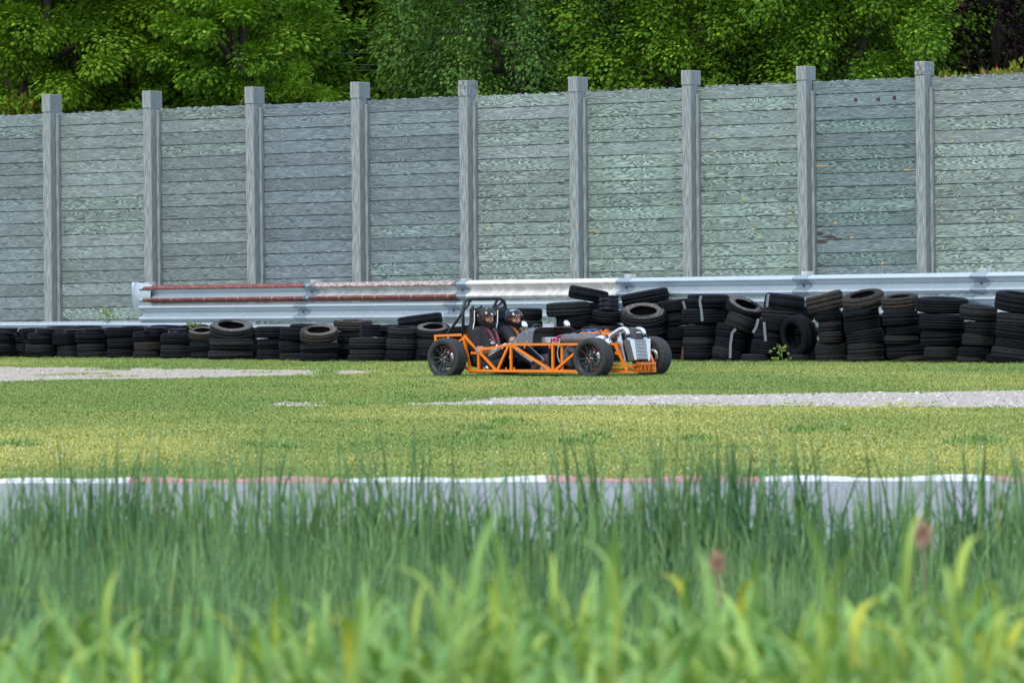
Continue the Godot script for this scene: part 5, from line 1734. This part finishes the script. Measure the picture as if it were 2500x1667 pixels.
	part("seat_base_panel", tube_mesh([Vector3(-2.24, 0.26, 0.40), Vector3(-2.08, 0.15, 0.42), Vector3(-1.98, 0.125, 0.42)], [0.02, 0.06, 0.03], 8), M.white_sticker, car)
	# roll hoop with its braces
	var hoop := [Vector3(-2.48, 0.60, L), Vector3(-2.48, 0.95, L), Vector3(-2.48, 1.04, L - 0.015), Vector3(-2.48, 1.10, L - 0.06), Vector3(-2.48, 1.13, L - 0.13), Vector3(-2.48, 1.135, L - 0.2)]
	for i in range(5, -1, -1):
		hoop.append(hoop[i] * Vector3(1, 1, -1))
	var rh := part("roll_hoop", tube_mesh(hoop, 0.024, 14), M.roll_bar, car)
	for s in [-1.0, 1.0]:
		part("brace", tube_mesh([Vector3(-2.48, 1.12, 0.31 * s), Vector3(-2.93, 0.57, 0.36 * s)], 0.021, 12), M.roll_bar, rh)
	part("brace", tube_mesh([Vector3(-2.48, 1.08, -0.42), Vector3(-2.50, 0.66, 0.40)], 0.020, 12), M.roll_bar, rh)
	part("harness_bar", tube_mesh([Vector3(-2.48, 0.74, -L), Vector3(-2.48, 0.74, L)], 0.018, 10), M.roll_bar, rh)
	# seats
	for s in [1.0, -1.0]:
		var line := [Vector2(-1.80, 0.20), Vector2(-1.95, 0.16), Vector2(-2.18, 0.15), Vector2(-2.27, 0.24), Vector2(-2.33, 0.45), Vector2(-2.385, 0.70), Vector2(-2.41, 0.80), Vector2(-2.42, 0.98), Vector2(-2.44, 1.0)]
		var half := [0.17, 0.19, 0.21, 0.21, 0.22, 0.22, 0.14, 0.125, 0.10]
		var se := begin(true)
		for i in line.size() - 1:
			var rows := []
			for e in [i, i + 1]:
				var t: Vector2 = (line[mini(e + 1, line.size() - 1)] - line[maxi(e - 1, 0)]).normalized()
				var n := Vector2(t.y, -t.x)      # towards the sitter
				var row := []
				for c in [[-1.0, 0.09], [-0.92, 0.10], [-0.72, 0.02], [0.0, 0.0], [0.72, 0.02], [0.92, 0.10], [1.0, 0.09], [1.0, -0.04], [0.0, -0.055], [-1.0, -0.04]]:
					var d: float = c[1] * (0.6 if e > 5 else 1.0)
					row.append(Vector3(line[e].x + n.x * d, line[e].y + n.y * d, 0.27 * s + c[0] * half[e]))
				rows.append(row)
			for j in 10:
				var j2 := (j + 1) % 10
				quad(se, rows[0][j], rows[1][j], rows[1][j2], rows[0][j2])
		var seat := part("seat", done(se), M.seat_cloth, car)
		part("headrest", box_mesh(Vector3(0.06, 0.16, 0.20), 0.025), M.seat_maroon if s > 0.0 else M.black_cloth, seat).position = Vector3(-2.395, 0.90, 0.27 * s)
		part("piping", tube_mesh(arc([Vector3(-2.345, 0.965, 0.27 * s + 0.135), Vector3(-2.33, 0.80, 0.27 * s + 0.16), Vector3(-2.30, 0.70, 0.27 * s + 0.222), Vector3(-2.245, 0.46, 0.27 * s + 0.222)], 4), 0.007, 6), M.white_sticker, seat)
	# dash cowl: an arched carbon shell open to the front
	var co := begin(true)
	var arch := []
	for k in 19:
		var t := lerpf(-1.0, 1.0, k / 18.0)
		var zz := 0.49 * signf(t) * (1.0 - pow(1.0 - absf(t), 1.7))
		arch.append([zz, 0.228 * pow(1.0 - pow(absf(t), 5.0), 0.45)])
	var secs := [[-1.66, 0.50, 0.30], [-1.60, 0.49, 0.66], [-1.52, 0.485, 0.92], [-1.42, 0.485, 1.0], [-1.22, 0.485, 1.0]]
	for layer in [0.0, 0.010]:
		for i in secs.size() - 1:
			for k in 18:
				var p := []
				for c in [[i, k], [i + 1, k], [i + 1, k + 1], [i, k + 1]]:
					var sct: Array = secs[c[0]]
					var a: Array = arch[c[1]]
					p.append(Vector3(sct[0] + (0.0 if c[0] > 2 else 0.10 * (a[1] / 0.228)), sct[1] + maxf(a[1] * sct[2] - layer, 0.0), a[0] * (1.0 - layer)))
				if layer == 0.0:
					oquad(co, p[0], p[1], p[2], p[3], Vector3(0, p[0].y - 0.3, p[0].z))
				else:
					oquad(co, p[0], p[1], p[2], p[3], -Vector3(0, p[0].y - 0.3, p[0].z))
	var cowl := part("dash_cowl", done(co), M.carbon, car)
	var lip := []
	for a in arch:
		lip.append(Vector3(-1.22, 0.485 + a[1], a[0]))
	part("cowl_lip", tube_mesh(lip, 0.009, 6), M.carbon_edge, cowl)
	part("dash_panel", box_mesh(Vector3(0.02, 0.15, 0.8), 0.004), M.black_plastic, cowl).position = Vector3(-1.45, 0.56, 0)
	part("cowl_emblem", box_mesh(Vector3(0.03, 0.035, 0.006), 0.002), M.white_sticker, cowl).position = Vector3(-1.33, 0.63, 0.475)
	for s in [[-1.52, 0.46], [-1.31, 0.49]]:
		part("cable_tie", tube_mesh([Vector3(s[0], 0.47, 0.505), Vector3(s[0] - 0.01, 0.535, 0.51)], 0.004, 5), M.yellow_sticker, frame)
	# mirrors on stalks
	for s in [1.0, -1.0]:
		var c := Vector3(-1.37, 0.745, 0.50 * s)
		var mst := begin(true)
		lathe(mst, [Vector2(0, -0.05), Vector2(0.03, -0.045), Vector2(0.05, -0.02), Vector2(0.058, 0.01), Vector2(0.052, 0.016), Vector2(0.0, 0.012)], 18, Transform3D(Basis(Vector3.BACK, PI / 2 + 0.25) * Basis(Vector3.RIGHT, 0.25 * s) * Basis.from_scale(Vector3(1.25, 1.0, 0.85)), Vector3.ZERO))
		var mir := part("mirror", done(mst), M.chrome, car)
		mir.position = c
		part("mirror_stalk", tube_mesh([Vector3(0.0, -0.04, 0.0), Vector3(0.03, -0.10, -0.02 * s), Vector3(0.05, -0.17, -0.06 * s)], 0.006, 6), M.chrome, mir)
	# steering wheel
	var ring := []
	for k in 25:
		ring.append(Vector3(0, cos(k * TAU / 24) * 0.155, sin(k * TAU / 24) * 0.155))
	var sw := part("steering_wheel", tube_mesh(ring, 0.016, 8), M.black_plastic, car)
	sw.transform = Transform3D(Basis(Vector3.BACK, 0.3), Vector3(-1.70, 0.605, -0.27))
	for k in 3:
		part("wheel_spoke", tube_mesh([Vector3.ZERO, Vector3(0, cos(k * TAU / 3) * 0.15, sin(k * TAU / 3) * 0.15)], 0.012, 6), M.black_plastic, sw)
	part("steering_column", tube_mesh([Vector3(0, 0, 0), Vector3(0.35, 0.0, 0)], 0.02, 8), M.dark_metal, sw)
	for q in [0.0, 0.10]:
		part("red_switch", tube_mesh([Vector3(-1.35 + q, 0.69, -0.18 - q), Vector3(-1.36 + q, 0.725, -0.20 - q), Vector3(-1.38 + q, 0.735, -0.21 - q)], 0.008, 6), M.red_web, cowl)
	# battery with a red panel
	var bat := part("battery_box", box_mesh(Vector3(0.16, 0.085, 0.16), 0.008), M.aluminium, car)
	bat.position = Vector3(-1.10, 0.535, 0.27)
	part("battery_label", box_mesh(Vector3(0.006, 0.07, 0.15), 0.001), M.red_plastic, bat).position = Vector3(0.083, -0.004, 0)
	for q in [[-0.05, 0.02], [0.04, 0.02], [0.0, -0.02]]:
		part("battery_knob", box_mesh(Vector3(0.008, 0.014, 0.02), 0.002), M.white_sticker, bat).position = Vector3(0.09, q[1], q[0])
	# engine
	var eb := begin()
	box(eb, Vector3(0.62, 0.34, 0.30), Transform3D(Basis(Vector3.RIGHT, 0.1), Vector3(-0.52, 0.38, -0.02)), 0.03)
	var eng := part("engine_block", done(eb), M.engine_dark, car)
	var vc := begin()
	box(vc, Vector3(0.54, 0.07, 0.17), Transform3D(Basis(Vector3.RIGHT, 0.1), Vector3(-0.50, 0.615, -0.05)), 0.028)
	part("valve_cover", done(vc), M.valve_orange, eng)
	for i in 4:
		part("coil_pack", box_mesh(Vector3(0.05, 0.03, 0.05), 0.01), M.valve_orange if i > 1 else M.black_plastic, eng).position = Vector3(-0.70 + 0.13 * i, 0.663, -0.06)
	part("oil_cap", lathe_mesh([Vector2(0.036, 0), Vector2(0.036, 0.03), Vector2(0.03, 0.036), Vector2(0, 0.036)], 16), M.valve_orange, eng).position = Vector3(-0.29, 0.65, -0.02)
	part("coil_cover", box_mesh(Vector3(0.26, 0.045, 0.10), 0.015), M.blue_plastic, eng).position = Vector3(-0.72, 0.665, -0.18)
	for i in 4:
		part("intake_runner", tube_mesh(arc([Vector3(-0.74 + 0.13 * i, 0.59, 0.08), Vector3(-0.74 + 0.13 * i, 0.60, 0.20), Vector3(-0.74 + 0.13 * i, 0.51, 0.29)], 3), 0.036, 10), M.engine_grey, eng)
	part("intake_plenum", tube_mesh([Vector3(-0.86, 0.545, 0.29), Vector3(-0.82, 0.55, 0.29), Vector3(-0.28, 0.55, 0.29), Vector3(-0.24, 0.55, 0.29)], [0.03, 0.072, 0.072, 0.045], 14), M.engine_grey, eng)
	part("throttle_pipe", tube_mesh(arc([Vector3(-0.24, 0.55, 0.29), Vector3(-0.14, 0.565, 0.31), Vector3(-0.05, 0.55, 0.36)], 4), 0.042, 12), M.white_hose, eng)
	for x in [-0.20, -0.16]:
		part("hose_clamp", tube_mesh([Vector3(x, 0.555, 0.297), Vector3(x + 0.014, 0.557, 0.299)], 0.046, 14), M.blue_plastic, eng)
	var cone := begin(true)
	lathe(cone, [Vector2(0, -0.01), Vector2(0.05, 0.0), Vector2(0.062, 0.02), Vector2(0.054, 0.07), Vector2(0.045, 0.12), Vector2(0.042, 0.13), Vector2(0.0, 0.13)], 18, Transform3D(Basis(Vector3.BACK, PI / 2 + 0.35), Vector3(0.08, 0.515, 0.40)))
	part("air_cone", done(cone), M.chrome, eng)
	# wiring
	var cols := [M.black_plastic, M.pink_wire, M.pink_wire, M.grey_wire, M.black_plastic, M.black_plastic, M.grey_wire, M.black_plastic]
	var wires := [
		[Vector3(-1.0, 0.50, 0.25), Vector3(-0.93, 0.60, 0.22), Vector3(-0.82, 0.62, 0.12)], [Vector3(-0.98, 0.50, 0.30), Vector3(-0.95, 0.59, 0.26), Vector3(-0.85, 0.60, 0.2)],
		[Vector3(-0.95, 0.48, 0.33), Vector3(-0.92, 0.55, 0.30), Vector3(-0.86, 0.58, 0.22)], [Vector3(-1.03, 0.56, 0.28), Vector3(-0.99, 0.49, 0.32), Vector3(-0.86, 0.53, 0.30)],
		[Vector3(-0.9, 0.62, -0.1), Vector3(-0.7, 0.71, -0.05), Vector3(-0.40, 0.69, 0.06), Vector3(-0.25, 0.60, 0.15)], [Vector3(-0.85, 0.60, 0.10), Vector3(-0.66, 0.69, 0.05), Vector3(-0.5, 0.63, 0.18)],
		[Vector3(-0.86, 0.56, 0.33), Vector3(-0.84, 0.35, 0.42), Vector3(-0.78, 0.22, 0.44)], [Vector3(-0.45, 0.68, 0.0), Vector3(-0.30, 0.72, 0.02), Vector3(-0.16, 0.64, 0.05)]]
	for i in wires.size():
		part("wire", tube_mesh(arc(wires[i], 5), 0.008, 5), cols[i], eng)
	# accessories low on the engine
	for q in [[-0.30, 0.30, 0.16, 0.09], [-0.62, 0.30, 0.18, 0.07], [-0.78, 0.40, 0.20, 0.06], [-0.20, 0.45, -0.10, 0.08]]:
		part("engine_accessory", tube_mesh([Vector3(q[0], q[1], q[2]), Vector3(q[0] + 0.1, q[1], q[2])], q[3], 14), M.engine_grey, eng)
	part("timing_cover", box_mesh(Vector3(0.05, 0.32, 0.24), 0.015), M.engine_dark, eng).position = Vector3(-0.185, 0.42, -0.02)
	# radiator, intercooler and its pipes
	var rad := part("radiator", box_mesh(Vector3(0.05, 0.38, 0.52), 0.006), M.black_plastic, car)
	rad.transform = Transform3D(Basis(Vector3.BACK, 0.24), Vector3(0.185, 0.43, 0.0))
	for s in [1.0, -1.0]:
		part("radiator_tank", box_mesh(Vector3(0.062, 0.43, 0.035), 0.006), M.aluminium, rad).position = Vector3(0.0, 0.0, 0.275 * s)
	part("radiator_top", box_mesh(Vector3(0.056, 0.03, 0.51), 0.005), M.aluminium, rad).position = Vector3(0, 0.21, 0)
	var ic := part("intercooler", box_mesh(Vector3(0.10, 0.285, 0.27), 0.004), M.fins_dark, car)
	ic.transform = Transform3D(Basis(Vector3.BACK, 0.14), Vector3(0.37, 0.395, 0.13))
	for i in 14:
		part("cooling_bar", box_mesh(Vector3(0.104, 0.010, 0.272), 0.002), M.aluminium, ic).position = Vector3(0.004, -0.13 + 0.02 * i, 0)
	for s in [1.0, -1.0]:
		var tk := begin()
		for f in [[0.0]]:
			var w0 := 0.115
			var w1 := 0.05
			var q := [Vector3(-0.055, -0.145, 0), Vector3(0.055, -0.145, 0), Vector3(0.055, 0.15, 0), Vector3(-0.055, 0.15, 0)]
			var o0 := Vector3(0, 0, 0.134 * s)
			var ow := [Vector3(0, 0, (0.134 + w1) * s), Vector3(0, 0, (0.134 + w1) * s), Vector3(0, 0, (0.134 + w0) * s), Vector3(0, 0, (0.134 + w0) * s)]
			oquad(tk, q[0] + ow[0], q[1] + ow[1], q[2] + ow[2], q[3] + ow[3], Vector3(0, 0, s))
			for k in 4:
				var k2 := (k + 1) % 4
				var mid: Vector3 = q[k] + q[k2]
				oquad(tk, q[k] + o0, q[k2] + o0, q[k2] + ow[k2], q[k] + ow[k], mid)
		part("end_tank", done(tk), M.aluminium, ic)
		part("tank_inlet", tube_mesh([Vector3(0, 0.14, 0.19 * s), Vector3(0, 0.19, 0.19 * s)], 0.034, 14), M.aluminium, ic)
		part("coupler", tube_mesh([Vector3(0, 0.175, 0.19 * s), Vector3(0, 0.225, 0.19 * s)], 0.039, 14), M.black_plastic, ic)
	part("boost_pipe", tube_mesh(arc([Vector3(0.33, 0.585, 0.32), Vector3(0.325, 0.65, 0.32), Vector3(0.275, 0.692, 0.32), Vector3(0.20, 0.68, 0.33), Vector3(0.10, 0.62, 0.35), Vector3(0.04, 0.58, 0.36)], 6), 0.033, 16), M.aluminium, car)
	part("boost_pipe", tube_mesh(arc([Vector3(0.33, 0.585, -0.06), Vector3(0.325, 0.65, -0.06), Vector3(0.275, 0.682, -0.06), Vector3(0.18, 0.675, -0.06), Vector3(0.04, 0.62, -0.08), Vector3(-0.10, 0.58, -0.10)], 6), 0.033, 16), M.aluminium, car)
	part("stay", tube_mesh([Vector3(0.38, 0.53, 0.15), Vector3(0.33, 0.70, 0.15)], 0.008, 6), M.rust, car)
	part("oil_cooler", box_mesh(Vector3(0.06, 0.18, 0.22), 0.01), M.engine_grey, car).position = Vector3(0.20, 0.62, 0.08)
	person("person in black helmet, black shirt and striped trousers in the car's near seat", xf, 0.27, 1.0, false)
	person("person in blue patterned helmet and amber harness at the car's steering wheel", xf, -0.27, -1.0, true)

func more_materials() -> void:
	M.splinter = mat(lin(0.55, 0.42, 0.2), 0.9)
	M.knot = mat(lin(0.06, 0.035, 0.035), 0.9)
	M.rot = mat(lin(0.075, 0.06, 0.06), 0.95)
	M.strap = mat(lin(0.17, 0.2, 0.22), 0.9)
	M.stem = mat(lin(0.16, 0.24, 0.06), 0.7)
	M.zinc_splice = tint(M.zinc, Color(0.82, 0.84, 0.86))
	M.orange = mat(lin(0.86, 0.215, 0.003), 0.4)
	M.orange.clearcoat_enabled = true
	M.orange.clearcoat = 0.25
	M.orange.clearcoat_roughness = 0.3
	M.race_rubber = tri_mat(noise_tex(256, 0.03, [[0.25, lin(0.02, 0.021, 0.023)], [0.75, lin(0.040, 0.041, 0.043)]], 51, 5), 3.0, 0.75)
	M.wheel_paint = mat(lin(0.018, 0.022, 0.027), 0.33)
	M.chrome = mat(lin(0.8, 0.81, 0.82), 0.12, 1.0)
	M.copper = mat(lin(0.35, 0.16, 0.1), 0.4, 0.8)
	M.disc = mat(lin(0.5, 0.5, 0.5), 0.35, 0.9)
	M.caliper = mat(lin(0.45, 0.05, 0.02), 0.4)
	M.dark_metal = mat(lin(0.03, 0.031, 0.033), 0.5, 0.4)
	M.black_plastic = mat(lin(0.010, 0.011, 0.013), 0.5)
	M.black_cloth = mat(lin(0.012, 0.012, 0.014), 0.95)
	M.seat_cloth = mat(lin(0.016, 0.016, 0.019), 0.9)
	M.seat_maroon = mat(lin(0.03, 0.012, 0.016), 0.9)
	M.roll_bar = mat(lin(0.010, 0.018, 0.024), 0.4)
	M.carbon = tri_mat(noise_tex(256, 0.03, [[0.2, lin(0.07, 0.073, 0.085)], [0.8, lin(0.15, 0.155, 0.17)]], 52, 4), 5.0, 0.25)
	M.carbon_edge = mat(lin(0.02, 0.02, 0.022), 0.4)
	M.aluminium = tri_mat(noise_tex(256, 0.02, [[0.2, lin(0.55, 0.57, 0.6)], [0.8, lin(0.75, 0.77, 0.8)]], 53, 4), 4.0, 0.32)
	M.aluminium.metallic = 0.85
	M.fins_dark = mat(lin(0.06, 0.062, 0.065), 0.6, 0.4)
	M.engine_grey = tri_mat(noise_tex(256, 0.03, [[0.2, lin(0.06, 0.06, 0.066)], [0.8, lin(0.2, 0.2, 0.21)]], 54, 4), 4.0, 0.6)
	M.engine_dark = mat(lin(0.025, 0.026, 0.028), 0.7)
	M.valve_orange = mat(lin(0.68, 0.17, 0.02), 0.5)
	M.blue_plastic = mat(lin(0.01, 0.10, 0.35), 0.4)
	M.teal = mat(lin(0.01, 0.22, 0.30), 0.5)
	M.red_plastic = mat(lin(0.55, 0.03, 0.03), 0.4)
	M.white_hose = mat(lin(0.72, 0.74, 0.78), 0.25, 0.4)
	M.pink_wire = mat(lin(0.6, 0.06, 0.2), 0.5)
	M.grey_wire = mat(lin(0.4, 0.42, 0.43), 0.5)
	M.white_sticker = mat(lin(0.75, 0.76, 0.78), 0.5)
	M.red_sticker = mat(lin(0.5, 0.03, 0.04), 0.4)
	M.blue_sticker = mat(lin(0.01, 0.10, 0.26), 0.3)
	M.grey_sticker = mat(lin(0.4, 0.45, 0.5), 0.4)
	M.yellow_sticker = mat(lin(0.6, 0.5, 0.02), 0.5)
	M.red_web = mat(lin(0.24, 0.055, 0.06), 0.85)
	M.amber_web = mat(lin(0.5, 0.14, 0.03), 0.85)
	M.eye = mat(lin(0.06, 0.045, 0.04), 0.2)
	M.hair = mat(lin(0.03, 0.018, 0.012), 0.8)
	M.visor = mat(lin(0.006, 0.007, 0.009), 0.15)
	M.black_shell = mat(lin(0.012, 0.013, 0.014), 0.55)
	M.blue_shell = mat(lin(0.008, 0.014, 0.022), 0.2)

# ---------------------------------------------------------------- scene
func _ready() -> void:
	cam_basis = Basis(Vector3.RIGHT, -0.01068) * Basis(Vector3.BACK, -0.010)
	var cam := Camera3D.new()
	cam.name = "camera"
	cam.transform = Transform3D(cam_basis, Vector3(0, EYE, 0))
	var at_cam := CameraAttributesPhysical.new()
	at_cam.frustum_focal_length = 179.96
	at_cam.frustum_focus_distance = 73.0
	at_cam.frustum_near = 0.5
	at_cam.frustum_far = 1500.0
	at_cam.exposure_aperture = 8.0
	cam.attributes = at_cam
	cam.fov = 7.629
	cam.near = 0.5
	cam.far = 1500.0
	add_child(cam)
	cam.current = true
	var env := Environment.new()
	env.background_mode = Environment.BG_SKY
	var sky := Sky.new()
	var sm := ProceduralSkyMaterial.new()
	sm.sky_top_color = Color(0.72, 0.80, 0.92)
	sm.sky_horizon_color = Color(0.80, 0.85, 0.90)
	sm.sky_curve = 0.2
	sm.ground_bottom_color = Color(0.2, 0.24, 0.14)
	sm.ground_horizon_color = Color(0.5, 0.55, 0.5)
	sm.sky_energy_multiplier = 1.0
	sky.sky_material = sm
	env.sky = sky
	env.tonemap_mode = Environment.TONE_MAPPER_LINEAR
	env.tonemap_exposure = 2.0
	env.sdfgi_enabled = true
	env.ssao_enabled = true
	env.ssil_enabled = true
	var we := WorldEnvironment.new()
	we.name = "world_environment"
	we.environment = env
	add_child(we)
	var sun := DirectionalLight3D.new()
	sun.name = "sun"
	sun.light_energy = 0.38
	sun.light_angular_distance = 22.0
	sun.light_color = Color(1.0, 0.97, 0.92)
	sun.shadow_enabled = true
	sun.rotation_degrees = Vector3(-44, -25, 0)
	add_child(sun)
	materials()
	more_materials()
	build_ground()
	gravel_bed([[940, 990], [1045, 984], [1180, 973], [1250, 969], [1400, 966], [1640, 964], [1900, 961], [2200, 957], [2500, 953], [2900, 946], [2900, 1003], [2500, 1000], [2000, 998], [1700, 996], [1500, 995], [1250, 994], [1060, 993]], 3, 5200, Color(0.30, 0.28, 0.26), Color(0.62, 0.58, 0.54))
	gravel_bed([[-300, 894], [0, 896], [300, 898], [600, 902], [960, 905], [940, 914], [600, 925], [300, 930], [0, 937], [-300, 942]], 4, 5200, Color(0.32, 0.26, 0.19), Color(0.55, 0.47, 0.37))
	gravel_bed([[590, 986], [680, 982], [850, 984], [840, 994], [700, 998], [600, 994]], 5, 300, Color(0.36, 0.33, 0.31), Color(0.62, 0.58, 0.54))
	build_wall()
	build_rail()
	build_trees()
	build_car()
	build_tyres()
	build_lawn()
	build_reeds()
